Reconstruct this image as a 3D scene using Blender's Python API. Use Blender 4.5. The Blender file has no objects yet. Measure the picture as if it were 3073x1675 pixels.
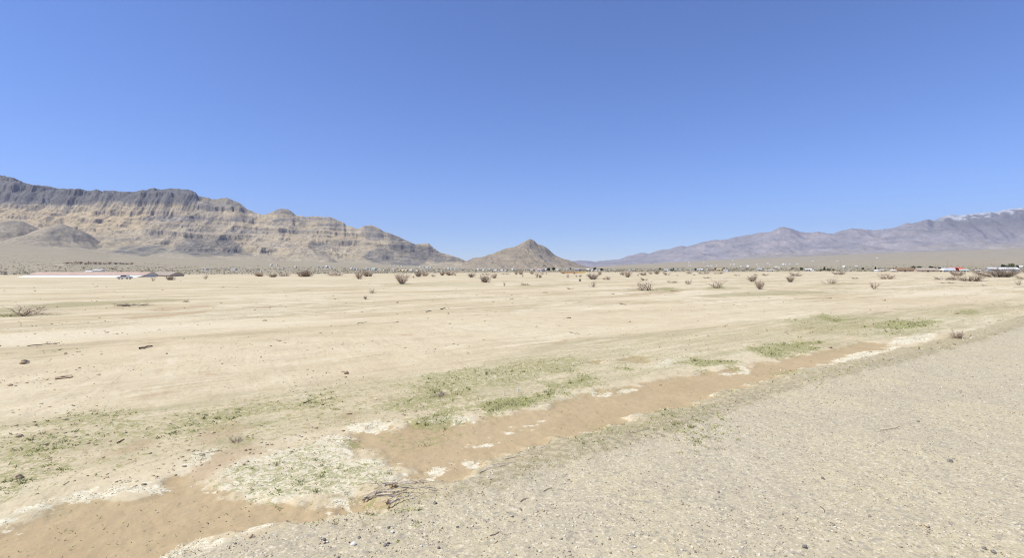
import bpy, math, random
import numpy as np
from mathutils import Vector

# ------------------------------------------------------------------ basics
random.seed(7)
RNG = np.random.default_rng(11)
SC = bpy.context.scene
COL = SC.collection
F = 1536.5            # focal length in photo pixels (3073 px wide, 90 degrees)
CX, HY = 1536.5, 808  # centre column and horizon row of the photo
EYE = 2.5
SUN_AZ, SUN_EL = math.radians(-106), math.radians(57)   # azimuth from +Y, towards +X positive


def tag(o, label=None, cat=None, group=None, kind=None):
    if label: o['label'] = label
    if cat: o['category'] = cat
    if group: o['group'] = group
    if kind: o['kind'] = kind
    return o


def link(name, me, parent=None):
    o = bpy.data.objects.new(name, me)
    COL.objects.link(o)
    if parent is not None: o.parent = parent
    return o


def mesh_np(name, verts, faces, mats=(), smooth=False, mat_idx=None):
    """verts (n,3) array, faces (m,k) array with one k."""
    verts = np.asarray(verts, np.float32); faces = np.asarray(faces, np.int32)
    me = bpy.data.meshes.new(name)
    k = faces.shape[1]
    me.vertices.add(len(verts)); me.vertices.foreach_set('co', verts.ravel())
    me.loops.add(faces.size); me.loops.foreach_set('vertex_index', faces.ravel())
    me.polygons.add(len(faces))
    me.polygons.foreach_set('loop_start', np.arange(0, faces.size, k, dtype=np.int32))
    try: me.polygons.foreach_set('loop_total', np.full(len(faces), k, np.int32))
    except Exception: pass
    if smooth: me.polygons.foreach_set('use_smooth', np.ones(len(faces), bool))
    for m in mats: me.materials.append(m)
    if mat_idx is not None: me.polygons.foreach_set('material_index', np.asarray(mat_idx, np.int32))
    me.update(calc_edges=True)
    return me


# ------------------------------------------------------------------ noise
def _hash(ix, iy, seed):
    h = (ix.astype(np.int64) * 374761393 + iy.astype(np.int64) * 668265263 + seed * 1442695041) & 0xffffffff
    h = ((h ^ (h >> 13)) * 1274126177) & 0xffffffff
    h = ((h ^ (h >> 15)) * 2246822519) & 0xffffffff
    return h ^ (h >> 16)


def pn(x, y, seed=0):
    x = np.asarray(x, np.float64); y = np.asarray(y, np.float64)
    xi = np.floor(x); yi = np.floor(y); fx = x - xi; fy = y - yi
    u = fx * fx * fx * (fx * (fx * 6 - 15) + 10); v = fy * fy * fy * (fy * (fy * 6 - 15) + 10)
    def g(dx, dy):
        a = _hash(xi + dx, yi + dy, seed) * (2 * math.pi / 4294967296.0)
        return np.cos(a) * (fx - dx) + np.sin(a) * (fy - dy)
    a = g(0, 0); b = g(1, 0); c = g(0, 1); d = g(1, 1)
    return (a + (b - a) * u + (c - a) * v + (a - b - c + d) * u * v) * 1.41


def fbm(x, y, o=4, seed=0, gain=.5):
    s = 0; a = 1; t = 0
    for i in range(o):
        s = s + a * pn(x * 2 ** i, y * 2 ** i, seed + i * 17); t += a; a *= gain
    return s / t


def ridged(x, y, o=4, seed=0, gain=.5):
    s = 0; a = 1; t = 0
    for i in range(o):
        s = s + a * (1 - np.abs(pn(x * 2 ** i, y * 2 ** i, seed + i * 17)) * 1.6); t += a; a *= gain
    return s / t


def sstep(a, b, x):
    t = np.clip((x - a) / (b - a), 0, 1)
    return t * t * (3 - 2 * t)


# ------------------------------------------------------------------ terrain base
E_PX = [-1500, 0, 500, 700, 1000, 1300, 1600, 2000, 2400, 3073, 4600]
E_Y = [827, 826, 826, 824.5, 822, 820, 818, 816.5, 815.5, 815.5, 815.5]
T_PX = [-1500, -500, 0, 200, 330, 500, 800, 1000, 1200, 1400, 1600, 1760, 1850, 2000, 2300, 2600, 3073, 4600]
T_Y = [700, 705, 728, 746, 764, 774, 783, 787, 797, 803, 806, 804, 797, 788, 774, 762, 745, 720]
D_PX = [-1500, 0, 800, 1200, 1420, 1740, 1800, 2000, 3073, 4600]
D_D = [4200, 4200, 4300, 4700, 4700, 4800, 8000, 9000, 9500, 9500]
D_EDGE = 350.0


def Gb(x, y):
    x = np.asarray(x, float); y = np.asarray(y, float)
    r = np.hypot(x, y); az = np.clip(np.arctan2(x, y), -math.radians(64), math.radians(64))
    px = CX + F * np.tan(az); d = r * np.cos(az)
    zE = EYE - D_EDGE * (np.interp(px, E_PX, E_Y) - HY) / F
    DT = np.interp(px, D_PX, D_D)
    zT = EYE - DT * (np.interp(px, T_PX, T_Y) - HY) / F
    s = np.clip((d - 40) / (D_EDGE - 40), 0, 1) ** 1.5
    u = np.clip((d - D_EDGE) / (DT - D_EDGE), 0, 1) ** 1.8
    return zE * s + (zT - zE) * u


_DL = np.exp(np.linspace(math.log(2.2), math.log(20000), 5000))


def hit(px, py):
    """photo pixel -> point on the bare terrain"""
    x = (px - CX) / F * _DL
    yy = HY - F * (Gb(x, _DL) - EYE) / _DL
    k = np.argmax(yy <= py)
    if yy[k] > py: k = len(_DL) - 2
    if k > 0:
        t = (yy[k - 1] - py) / max(yy[k - 1] - yy[k], 1e-9); t = min(max(t, 0), 1)
        d = _DL[k - 1] + (_DL[k] - _DL[k - 1]) * t
    else: d = _DL[0]
    return (px - CX) / F * d, d


_WP = {}


def wpoly(pts):
    k = id(pts)
    if k not in _WP: _WP[k] = (pts, np.array([hit(a, b) for a, b in pts]))
    return _WP[k][1]


def poly_sd(P, x, y, closed=True):
    """signed distance to polygon (negative inside)"""
    n = len(P); d2 = np.full(x.shape, 1e18); inside = np.zeros(x.shape, bool)
    for i in range(n if closed else n - 1):
        a = P[i]; b = P[(i + 1) % n]; e = b - a; L = max(e @ e, 1e-12)
        t = np.clip(((x - a[0]) * e[0] + (y - a[1]) * e[1]) / L, 0, 1)
        dx = x - a[0] - t * e[0]; dy = y - a[1] - t * e[1]
        d2 = np.minimum(d2, dx * dx + dy * dy)
        if closed:
            c = (a[1] > y) != (b[1] > y)
            xi = a[0] + (y - a[1]) / (b[1] - a[1] if b[1] != a[1] else 1e-12) * e[0]
            inside ^= c & (x < xi)
    d = np.sqrt(d2)
    return np.where(inside, -d, d) if closed else d


def mask_poly(pts, x, y, soft, seed, warp=0.0, wl=0.5, strength=1.0, out=None):
    P = wpoly(pts)
    m = soft + warp + .1
    if x.size == 1 and (x[0] < P[:, 0].min() - m or x[0] > P[:, 0].max() + m or y[0] < P[:, 1].min() - m or y[0] > P[:, 1].max() + m): return np.zeros(x.shape) if out is None else out
    sel = (x > P[:, 0].min() - m) & (x < P[:, 0].max() + m) & (y > P[:, 1].min() - m) & (y < P[:, 1].max() + m)
    res = np.zeros(x.shape) if out is None else out
    if sel.any():
        xs, ys = x[sel], y[sel]
        d = poly_sd(P, xs, ys)
        if warp: d = d + warp * fbm(xs / wl, ys / wl, 3, seed)
        v = (1 - sstep(-soft, soft, d)) * strength
        res[sel] = np.maximum(res[sel], v)
    return res


# ground patches, outlined on the photo and laid on the terrain
MUD = [
    [(1057, 1290), (1181, 1281), (1240, 1275), (1420, 1262), (1516, 1243), (1621, 1225), (1675, 1203), (1814, 1170), (1954, 1143), (2094, 1119),
     (2199, 1102), (2304, 1084), (2459, 1055), (2537, 1036), (2584, 1024), (2661, 1033), (2652, 1049), (2552, 1063),
     (2490, 1086), (2380, 1112), (2335, 1139), (2234, 1160), (2111, 1203), (1989, 1235), (1902, 1253), (1804, 1292), (1710, 1311),
     (1624, 1333), (1531, 1359), (1456, 1404), (1399, 1426), (1290, 1450), (1228, 1456), (1212, 1424), (1166, 1380),
     (1119, 1368), (1104, 1340), (1066, 1321)],
    [(-400, 1720), (0, 1595), (81, 1560), (174, 1517), (242, 1497), (311, 1490), (376, 1487), (435, 1477), (481, 1449), (509, 1432),
     (545, 1430), (565, 1442), (606, 1452), (668, 1463), (714, 1485), (776, 1494), (793, 1500), (886, 1516), (1042, 1510),
     (1130, 1500), (1170, 1515), (1088, 1530), (980, 1554), (886, 1562), (762, 1585), (683, 1609), (606, 1630), (497, 1650), (440, 1700), (300, 1900), (-700, 1900)],
    [(1853, 1080), (1890, 1065), (1944, 1068), (1944, 1085), (1900, 1090)],
    [(1760, 1088), (1810, 1078), (1800, 1088)],
]
RED = [
    [(520, 1435), (580, 1400), (640, 1365), (760, 1328), (810, 1342), (700, 1392), (630, 1440)],
    [(250, 1395), (300, 1355), (400, 1325), (466, 1318), (440, 1345), (360, 1370)],
    [(560, 1340), (620, 1275), (740, 1255), (760, 1280), (700, 1320), (640, 1340)],
    [(1010, 1250), (1040, 1238), (1075, 1240), (1060, 1255), (1020, 1260)],
    [(1640, 1030), (1700, 1018), (1712, 1024), (1680, 1034)],
    [(355, 1195), (450, 1183), (530, 1172), (520, 1182), (420, 1200)],
    [(450, 1120), (490, 1108), (500, 1113), (470, 1122)], [(370, 1178), (400, 1168), (428, 1168), (420, 1174)],
    [(166, 1136), (190, 1128), (210, 1133), (195, 1139)], [(600, 1120), (640, 1116), (655, 1128), (620, 1132)],
    [(350, 955), (640, 930), (620, 940), (400, 962)], [(720, 925), (850, 915), (800, 925)], [(420, 928), (620, 915), (660, 920), (480, 935)],
    [(1860, 882), (2060, 868), (2040, 880), (1900, 888)], [(60, 1310), (180, 1290), (170, 1300), (90, 1318)],
    [(985, 1058), (1000, 1055), (972, 1056), (945, 1058), (960, 1060)], [(1195, 1004), (1240, 1003), (1235, 1010), (1205, 1007)],
]
STRAW = [
    ([(0, 1560), (90, 1525), (180, 1492), (260, 1475), (330, 1462), (430, 1440), (500, 1410), (560, 1385), (620, 1360), (645, 1368), (606, 1390), (556, 1408),
      (509, 1427), (481, 1449), (435, 1477), (376, 1487), (311, 1490), (242, 1497), (174, 1517), (81, 1560), (0, 1597)], .95),
    ([(612, 1432), (700, 1388), (800, 1352), (900, 1330), (1000, 1298), (1052, 1308), (1066, 1350), (1110, 1368), (1180, 1398), (1215, 1428), (1205, 1458),
      (1130, 1472), (1050, 1492), (960, 1512), (880, 1502), (790, 1500), (700, 1480)], .70),
    ([(1010, 1297), (1070, 1276), (1190, 1262), (1200, 1270), (1170, 1285), (1060, 1295)], 1.0),
    ([(1278, 1436), (1290, 1410), (1305, 1385), (1330, 1380), (1325, 1400), (1305, 1420), (1300, 1436)], 1.0),
    ([(1337, 1352), (1350, 1330), (1400, 1328), (1390, 1348)], .75), ([(1440, 1330), (1450, 1312), (1478, 1316), (1470, 1334)], .75),
    ([(1520, 1290), (1540, 1275), (1590, 1268), (1624, 1258), (1620, 1270), (1580, 1280)], 1.0),
    ([(1408, 1400), (1420, 1387), (1475, 1388), (1470, 1400)], 1.0),
    ([(2500, 1090), (2530, 1066), (2560, 1056), (2645, 1052), (2700, 1040), (2600, 1085), (2540, 1092)], 1.0),
    ([(2670, 1033), (2690, 1015), (2760, 1003), (2820, 1000), (2790, 1025), (2720, 1036)], 1.0),
    ([(1955, 1103), (1980, 1085), (2010, 1076), (2025, 1090), (2000, 1106)], .9),
    ([(440, 1675), (500, 1645), (606, 1622), (690, 1600), (770, 1578), (800, 1590), (770, 1640), (600, 1690), (430, 1740)], .74),
    ([(1260, 1268), (1330, 1250), (1440, 1250), (1400, 1268), (1330, 1280)], .68),
    ([(2160, 1118), (2240, 1100), (2262, 1106), (2200, 1122)], .85), ([(1780, 1180), (1850, 1166), (1900, 1162), (1880, 1176), (1810, 1186)], .68),
    ([(1700, 1310), (1800, 1280), (1910, 1240), (1925, 1244), (1830, 1290), (1730, 1320)], .66),
    ([(1420, 1440), (1500, 1400), (1620, 1345), (1640, 1350), (1540, 1405), (1450, 1445)], .62),
    ([(2340, 1150), (2400, 1120), (2500, 1098), (2480, 1112), (2400, 1140)], .7), ([(900, 1560), (1000, 1545), (1120, 1520), (1100, 1540), (960, 1575)], .6),
    ([(0, 1040), (0, 995), (250, 975), (500, 950), (800, 930), (900, 935), (600, 975), (300, 1015)], .34),
]
GREEN = [
    ([(-300, 1290), (0, 1265), (300, 1230), (700, 1200), (1000, 1150), (1400, 1095), (1800, 1030), (2250, 980), (2700, 940), (3100, 905), (3100, 955), (2700, 1020), (2300, 1075), (1900, 1150), (1600, 1225), (1200, 1265), (1000, 1290), (600, 1370), (0, 1530), (-300, 1600)], .30),
    ([(1464, 1226), (1480, 1208), (1540, 1190), (1620, 1172), (1665, 1165), (1690, 1176), (1640, 1206), (1560, 1222), (1500, 1232)], 1.0),
    ([(1640, 1165), (1690, 1140), (1760, 1128), (1825, 1128), (1815, 1148), (1740, 1172), (1680, 1182)], .85),
    ([(1849, 1092), (1870, 1088), (1926, 1112), (1926, 1122), (1890, 1116)], .9),
    ([(2035, 1090), (2070, 1076), (2190, 1080), (2185, 1100), (2090, 1112)], .85),
    ([(2240, 1050), (2290, 1032), (2400, 1020), (2460, 1030), (2420, 1060), (2300, 1076)], .78),
    ([(2428, 948), (2470, 946), (2545, 962), (2540, 972), (2460, 964)], .85),
    ([(2600, 985), (2640, 966), (2760, 960), (2820, 962), (2800, 978), (2680, 990)], .9),
    ([(2560, 1000), (2800, 985), (2900, 960), (2880, 985), (2700, 1008)], .55),
    ([(2840, 940), (2900, 928), (2960, 932), (2940, 946)], .7),
    ([(2300, 960), (2500, 945), (2700, 955), (2860, 950), (2800, 1000), (2600, 1015), (2400, 1000)], .46),
    ([(1150, 1200), (1200, 1140), (1350, 1110), (1500, 1090), (1750, 1060), (1780, 1090), (1680, 1130), (1460, 1180), (1440, 1240), (1260, 1250), (1160, 1240)], .56),
    ([(1268, 1262), (1300, 1236), (1400, 1228), (1440, 1240), (1400, 1262), (1330, 1278)], .8),
    ([(-200, 1430), (0, 1300), (200, 1280), (330, 1290), (320, 1340), (220, 1400), (100, 1470), (0, 1500), (-200, 1560)], .48),
    ([(200, 1372), (215, 1355), (245, 1352), (235, 1375)], .6), ([(-50, 1470), (0, 1440), (40, 1440), (40, 1460)], .55),
    ([(50, 1270), (300, 1225), (550, 1240), (700, 1200), (900, 1190), (1100, 1170), (1130, 1200), (900, 1240), (700, 1290), (400, 1310), (150, 1300)], .52),
    ([(700, 1290), (800, 1240), (900, 1230), (960, 1250), (860, 1290), (760, 1320)], .5),
    ([(640, 1440), (720, 1395), (860, 1350), (1010, 1310), (1060, 1330), (1110, 1375), (1190, 1420), (1150, 1465), (960, 1505), (800, 1495), (720, 1460)], .50),
    ([(850, 1490), (900, 1455), (1000, 1435), (1060, 1440), (1080, 1470), (1000, 1500), (900, 1508)], .78),
    ([(1080, 1420), (1100, 1398), (1140, 1400), (1150, 1425), (1110, 1432)], .8), ([(1060, 1330), (1070, 1312), (1100, 1310), (1110, 1335)], .7),
    ([(1100, 1345), (1180, 1300), (1300, 1290), (1400, 1280), (1300, 1320), (1180, 1340)], .42),
    ([(1680, 1345), (1760, 1310), (1900, 1260), (2000, 1238), (2160, 1225), (2240, 1240), (2260, 1300), (2150, 1370), (2050, 1360), (1950, 1330), (1800, 1350)], .62),
    ([(1850, 1300), (1900, 1285), (2010, 1290), (1990, 1305), (1890, 1318)], .62), ([(1900, 1258), (2000, 1236), (2120, 1226), (2150, 1238), (2000, 1256)], .66),
    ([(2280, 1130), (2320, 1108), (2420, 1100), (2400, 1118), (2320, 1138)], .62), ([(2735, 1076), (2760, 1056), (2840, 1050), (2820, 1066)], .62),
    ([(2546, 1118), (2600, 1100), (2660, 1092), (2620, 1112)], .6), ([(2450, 1165), (2520, 1140), (2600, 1140), (2540, 1168)], .45),
    ([(1180, 1560), (1250, 1520), (1290, 1520), (1260, 1555), (1200, 1575)], .62), ([(820, 1532), (850, 1515), (870, 1530), (840, 1540)], .55),
    ([(-50, 948), (0, 940), (80, 938), (60, 948)], .9), ([(1960, 866), (2010, 862), (2030, 866), (2000, 872)], .8), ([(2120, 864), (2150, 858), (2180, 860), (2170, 867)], .85),
]
OLIVE = [
    ([(-300, 1290), (0, 1255), (300, 1215), (700, 1180), (1000, 1130), (1400, 1075), (1800, 1010), (2250, 960), (2700, 925), (3100, 900), (3100, 965), (2700, 1030), (2300, 1085), (1900, 1160), (1600, 1235), (1200, 1275), (1000, 1300), (600, 1370), (0, 1540), (-300, 1600)], .45),
    ([(-100, 935), (40, 920), (200, 908), (400, 900), (600, 896), (560, 905), (330, 915), (150, 928), (0, 938)], .8),
    ([(2060, 890), (2200, 878), (2350, 870), (2470, 874), (2480, 882), (2350, 888), (2150, 894)], .75),
    ([(1120, 850), (1300, 846), (1500, 852), (1480, 858), (1300, 862), (1150, 858)], .5), ([(1480, 862), (1700, 850), (1760, 854), (1600, 864)], .5),
    ([(1880, 872), (2040, 866), (2080, 872), (1980, 880)], .6), ([(2090, 868), (2230, 860), (2240, 868), (2140, 874)], .6),
    ([(2440, 852), (2560, 848), (2580, 853), (2480, 858)], .6), ([(780, 876), (940, 868), (950, 874), (820, 880)], .5), ([(900, 925), (1150, 905), (1180, 912), (950, 935)], .4),
    ([(0, 1075), (80, 1045), (330, 1030), (300, 1050), (100, 1080)], .5), ([(2600, 870), (2760, 858), (2900, 850), (2880, 858), (2700, 872)], .4),
    ([(2800, 915), (2950, 900), (3100, 895), (3090, 925), (2900, 930)], .45), ([(2150, 850), (2300, 842), (2420, 840), (2400, 850), (2200, 858)], .4),
]
ROAD_EDGE = [(440, 1690), (700, 1612), (900, 1575), (1100, 1542), (1230, 1490), (1400, 1438), (1550, 1385), (1700, 1340), (1800, 1310), (1950, 1278),
             (2080, 1225), (2200, 1190), (2330, 1158), (2500, 1112), (2650, 1080), (2800, 1046), (2950, 1003), (3073, 962)]
_re = wpoly(ROAD_EDGE)
_dir = np.array([math.cos(math.radians(36.5)), math.sin(math.radians(36.5))])
ROAD_LINE = np.vstack([_re[0] - _dir * np.array([1.0, .75]) * 60, _re, _re[-1] + _dir * 900])
ROAD_POLY = np.vstack([ROAD_LINE, ROAD_LINE[-1] + np.array([9., -12.]), ROAD_LINE[0] + np.array([9., -12.])])
RA = math.radians(36.5)


def ground_masks(x, y):
    n = x.shape
    mud = np.zeros(n); red = np.zeros(n); straw = np.zeros(n); green = np.zeros(n); olive = np.zeros(n)
    for i, p in enumerate(MUD): mask_poly(p, x, y, .24, 40 + i, .42, .5, 1, mud)
    for i, p in enumerate(RED): mask_poly(p, x, y, .25, 60 + i, .25, .6, .8, red)
    for i, (p, s) in enumerate(STRAW): mask_poly(p, x, y, .22, 80 + i, .4, .5, s, straw)
    for i, (p, s) in enumerate(GREEN): mask_poly(p, x, y, .55, 110 + i, .9, .9, s, green)
    for i, (p, s) in enumerate(OLIVE): mask_poly(p, x, y, .9, 150 + i, 1.6, 4., s, olive)
    for (bx, by, br) in BUSH_SPOTS:
        sel = (np.abs(x - bx) < br * 3) & (np.abs(y - by) < br * 3)
        if sel.any():
            q = np.hypot((x[sel] - bx) * .8, y[sel] - by) / br + .5 * fbm(x[sel] / br, y[sel] / br, 3, 260)
            olive[sel] = np.maximum(olive[sel], .72 * (1 - sstep(.35, 1.5, q)))
    near = (np.hypot(x, y) < 1200)
    road = np.zeros(n); berm = np.zeros(n)
    xs, ys = x[near], y[near]
    w = .35 * fbm(xs / 1.3, ys / 1.3, 4, 7)
    d = poly_sd(ROAD_POLY, xs, ys) + w
    road[near] = (1 - sstep(-.7, .35, d)) * (1 - .95 * mud[near])
    dl = poly_sd(ROAD_LINE, xs, ys, False)
    berm[near] = (1 - sstep(.1, .8, np.abs(dl - .05 + w))) * sstep(3., 8., ys) * (1 - .9 * mud[near])
    return mud, red, straw, green, olive, road, berm


BUSH_SPOTS = []


def relief(x, y):
    """small relief of the plain, faded out with distance"""
    r = np.hypot(x, y)
    u = (x * math.cos(RA) + y * math.sin(RA)); v = (-x * math.sin(RA) + y * math.cos(RA))
    z = .030 * fbm(u / 1.6, v / .9, 4, 3) * (1 - sstep(40, 120, r))
    z = z + .10 * fbm(u / 22, v / 7, 3, 5) * sstep(10, 30, r) * (1 - sstep(250, 420, r))
    z = z + .6 * fbm(x / 120, y / 120, 3, 9) * sstep(350, 800, r)
    return z


def Gz(x, y):
    x = np.atleast_1d(np.asarray(x, float)); y = np.atleast_1d(np.asarray(y, float))
    m = ground_masks(x, y)
    return Gb(x, y) + relief(x, y) - .05 * m[0] + .05 * m[6] + .02 * m[5]


def P3(px, py):
    x, y = hit(px, py)
    return x, y, float(Gz(x, y)[0])


# ------------------------------------------------------------------ node helpers
class NT:
    def __init__(self, name, rough=.9, spec=.2):
        self.m = bpy.data.materials.new(name); self.m.use_nodes = True
        self.t = self.m.node_tree; self.b = self.t.nodes['Principled BSDF']
        self.b.inputs['Roughness'].default_value = rough
        self.b.inputs['Specular IOR Level'].default_value = spec
        self.pos = None
    def n(self, ty, **kw):
        o = self.t.nodes.new(ty)
        for k, v in kw.items(): setattr(o, k, v)
        return o
    def l(self, a, b): self.t.links.new(a, b)
    def put(self, sock, v):
        if isinstance(v, bpy.types.NodeSocket): self.l(v, sock)
        elif isinstance(v, (tuple, list)) and sock.type == 'RGBA': sock.default_value = (*v[:3], 1)
        else: sock.default_value = v
    def P(self):
        if self.pos is None: self.pos = self.n('ShaderNodeNewGeometry').outputs['Position']
        return self.pos
    def O(self): return self.n('ShaderNodeTexCoord').outputs['Object']
    def map(self, vec, rot=0., scale=(1, 1, 1)):
        m = self.n('ShaderNodeMapping'); self.l(vec, m.inputs['Vector'])
        m.inputs['Rotation'].default_value = (0, 0, rot); m.inputs['Scale'].default_value = scale
        return m.outputs[0]
    def noise(self, vec, scale, detail=3., rough=.55, dist=0.):
        o = self.n('ShaderNodeTexNoise'); self.l(vec, o.inputs['Vector'])
        o.inputs['Scale'].default_value = scale; o.inputs['Detail'].default_value = detail
        o.inputs['Roughness'].default_value = rough; o.inputs['Distortion'].default_value = dist
        return o.outputs['Fac']
    def voro(self, vec, scale, out='Color'):
        o = self.n('ShaderNodeTexVoronoi'); self.l(vec, o.inputs['Vector']); o.inputs['Scale'].default_value = scale
        return o.outputs[out]
    def math(self, op, a, b=0., clamp=False):
        o = self.n('ShaderNodeMath', operation=op, use_clamp=clamp); self.put(o.inputs[0], a); self.put(o.inputs[1], b)
        return o.outputs[0]
    def ramp(self, v, a, b, c=0., d=1.):
        o = self.n('ShaderNodeMapRange'); o.interpolation_type = 'SMOOTHSTEP'
        self.put(o.inputs[0], v)
        for i, q in enumerate((a, b, c, d)): o.inputs[i + 1].default_value = q
        return o.outputs[0]
    def mix(self, fac, a, b, mode='MIX'):
        o = self.n('ShaderNodeMix', data_type='RGBA', blend_type=mode)
        self.put(o.inputs['Factor'], fac); self.put(o.inputs[6], a); self.put(o.inputs[7], b)
        return o.outputs[2]
    def attr(self, name):
        return self.n('ShaderNodeAttribute', attribute_name=name)
    def sep(self, c):
        o = self.n('ShaderNodeSeparateColor'); self.l(c, o.inputs[0]); return o.outputs
    def bump(self, h, strength, dist):
        o = self.n('ShaderNodeBump'); self.l(h, o.inputs['Height'])
        o.inputs['Strength'].default_value = strength; o.inputs['Distance'].default_value = dist
        if self.b.inputs['Normal'].links: self.l(self.b.inputs['Normal'].links[0].from_socket, o.inputs['Normal'])
        self.l(o.outputs[0], self.b.inputs['Normal'])
    def out(self, c): self.put(self.b.inputs['Base Color'], c); return self.m


def simple_mat(name, c, var=.25, scale=3., rough=.85, spec=.2, rand=0.):
    """one-colour material with mottling; rand varies it from object to object"""
    m = NT(name, rough, spec)
    n = m.noise(m.O(), scale, 4.)
    dark = tuple(v * (1 - var) for v in c); lite = tuple(min(1, v * (1 + var)) for v in c)
    col = m.mix(m.ramp(n, .3, .7), dark, lite)
    if rand:
        r = m.n('ShaderNodeObjectInfo').outputs['Random']
        k = m.ramp(r, 0, 1, 1 - rand, 1 + rand)
        hs = m.n('ShaderNodeHueSaturation'); m.l(col, hs.inputs['Color']); m.l(k, hs.inputs['Value']); col = hs.outputs[0]
    return m.out(col)


# ------------------------------------------------------------------ ground
def ground_material():
    m = NT('desert_ground', .95, .1)
    p = m.P()
    A = m.attr('mask_a'); a = m.sep(A.outputs['Color']); a4 = A.outputs['Alpha']
    B = m.attr('mask_b'); b = m.sep(B.outputs['Color']); b4 = B.outputs['Alpha']
    flat = m.map(p, 0, (1, 1, .0))
    along = m.map(p, -RA, (1, 1, 0))
    st1 = m.noise(m.map(along, 0, (.035, .22, 1)), 1., 5., .6, .4)
    st2 = m.noise(m.map(along, 0, (.12, .7, 1)), 1., 5., .6, .3)
    big = m.noise(flat, .08, 4., .55)
    mid = m.noise(flat, .9, 5., .6, .3)
    fine = m.noise(flat, 9., 5., .65)
    grain = m.noise(flat, 60., 3., .6)
    # bare crusted silt
    col = m.mix(m.ramp(big, .35, .65), (.615, .505, .325), (.65, .55, .37))
    col = m.mix(m.ramp(mid, .50, .75, 0, .55), col, (.52, .415, .28))
    col = m.mix(m.ramp(mid, .22, .42, .4, 0), col, (.70, .59, .415))
    # long wash lines of coarser, weedier soil
    s = m.math('MULTIPLY', m.ramp(st1, .45, .58), m.ramp(st2, .36, .58))
    s = m.math('MULTIPLY', s, b4)
    col = m.mix(m.math('MULTIPLY', s, .55), col, (.42, .345, .20))
    s2 = m.math('MULTIPLY', m.ramp(st2, .53, .64), b4)
    col = m.mix(m.math('MULTIPLY', s2, .55), col, (.44, .36, .235))
    ril = m.noise(m.map(m.map(p, math.radians(62), (1, 1, 0)), 0, (.22, 1.5, 1)), 1., 5., .6, .8)
    rl = m.math('ABSOLUTE', m.math('SUBTRACT', ril, .5))
    smooth = m.math('SUBTRACT', 1., b4, True)
    col = m.mix(m.math('MULTIPLY', m.math('MULTIPLY', m.ramp(rl, .022, .002), m.ramp(mid, .42, .56)), m.math('MULTIPLY', smooth, .75)), col, (.47, .37, .235))
    col = m.mix(m.math('MULTIPLY', m.math('MULTIPLY', m.ramp(rl, .06, .11), m.ramp(mid, .52, .42)), m.math('MULTIPLY', smooth, .5)), col, (.71, .62, .45))
    st3 = m.noise(m.map(along, 0, (.45, 3.0, 1)), 1., 4., .68, .5)
    s4 = m.math('MULTIPLY', m.ramp(st3, .55, .66), m.math('MULTIPLY', m.ramp(st1, .38, .56), b4))
    col = m.mix(m.math('MULTIPLY', s4, .85), col, (.31, .25, .13))
    s5 = m.math('MULTIPLY', m.ramp(st3, .46, .36), m.math('MULTIPLY', m.ramp(big, .40, .56), b4))
    col = m.mix(m.math('MULTIPLY', s5, .85), col, (.80, .72, .54))
    s3 = m.math('MULTIPLY', m.ramp(st1, .47, .36), b4)
    col = m.mix(m.math('MULTIPLY', s3, .5), col, (.72, .625, .45))
    # fine clods
    col = m.mix(m.ramp(fine, .54, .70, 0, .5), col, (.43, .345, .22))
    col = m.mix(m.ramp(m.noise(flat, 38., 4., .75), .56, .70, 0, .4), col, (.38, .30, .185))
    col = m.mix(m.ramp(fine, .40, .28, 0, .35), col, (.73, .62, .44))
    spk = m.noise(flat, 26., 4., .7)
    rough = m.math('MAXIMUM', m.ramp(b[1], .1, .5), m.ramp(a[2], .1, .5))
    col = m.mix(m.math('MULTIPLY', m.ramp(spk, .55, .66), m.math('MULTIPLY', rough, .6)), col, (.33, .27, .15))
    col = m.mix(m.math('MULTIPLY', m.ramp(spk, .44, .34), m.math('MULTIPLY', rough, .5)), col, (.74, .655, .47))
    def edge(att, n, k, g):
        v = m.math('ADD', att, m.math('MULTIPLY', m.math('SUBTRACT', n, .5), k))
        return m.ramp(v, .5 - g, .5 + g)
    n_a = m.noise(flat, 3.2, 6., .68)
    n_b = m.noise(flat, 5.5, 6., .7)
    # reddish brown soil patches
    col = m.mix(m.math('MULTIPLY', edge(b[2], n_a, 1.4, .3), .7), col, (.46, .335, .205))
    # mud of the dry wash
    mudc = m.mix(m.ramp(mid, .3, .7), (.445, .332, .19), (.49, .372, .218))
    mudc = m.mix(m.ramp(fine, .6, .78, 0, .5), mudc, (.35, .24, .13))
    mudc = m.mix(m.ramp(grain, .62, .8, 0, .3), mudc, (.55, .42, .26))
    mudc = m.mix(m.ramp(m.noise(m.map(along, 0, (3., 9., 1)), 1., 5., .7), .5, .68, 0, .4), mudc, (.53, .41, .245))
    col = m.mix(edge(a[0], n_b, 1.3, .2), col, mudc)
    # bleached straw crust
    col = m.mix(m.math('MULTIPLY', edge(a[1], m.noise(flat, 7.0, 6., .74), 2.6, .10), .92), col, m.mix(m.ramp(fine, .35, .65), (.60, .515, .345), (.82, .75, .575)))
    # olive tint of low weeds
    col = m.mix(m.math('MULTIPLY', edge(b[1], m.noise(m.map(along, 0, (.4, 2.2, 1)), 1., 5., .65), 1.2, .3), .7), col, (.36, .315, .17))
    gtint = m.mix(m.ramp(fine, .38, .62), (.205, .215, .072), (.34, .315, .135))
    n_c = m.noise(flat, 9., 6., .74, .4)
    col = m.mix(m.math('MULTIPLY', edge(a[2], n_c, 3.0, .09), .75), col, gtint)
    # grey berm and gravel
    gv = m.sep(m.voro(flat, 48.))
    gv2 = m.sep(m.voro(flat, 20.))
    gp = m.noise(flat, .55, 5., .6)
    gr = m.mix(m.ramp(gp, .38, .62), (.565, .482, .31), (.515, .442, .30))
    gr = m.mix(m.ramp(m.noise(flat, .16, 4., .6), .46, .60, 0, .6), gr, (.52, .452, .32))
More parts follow.
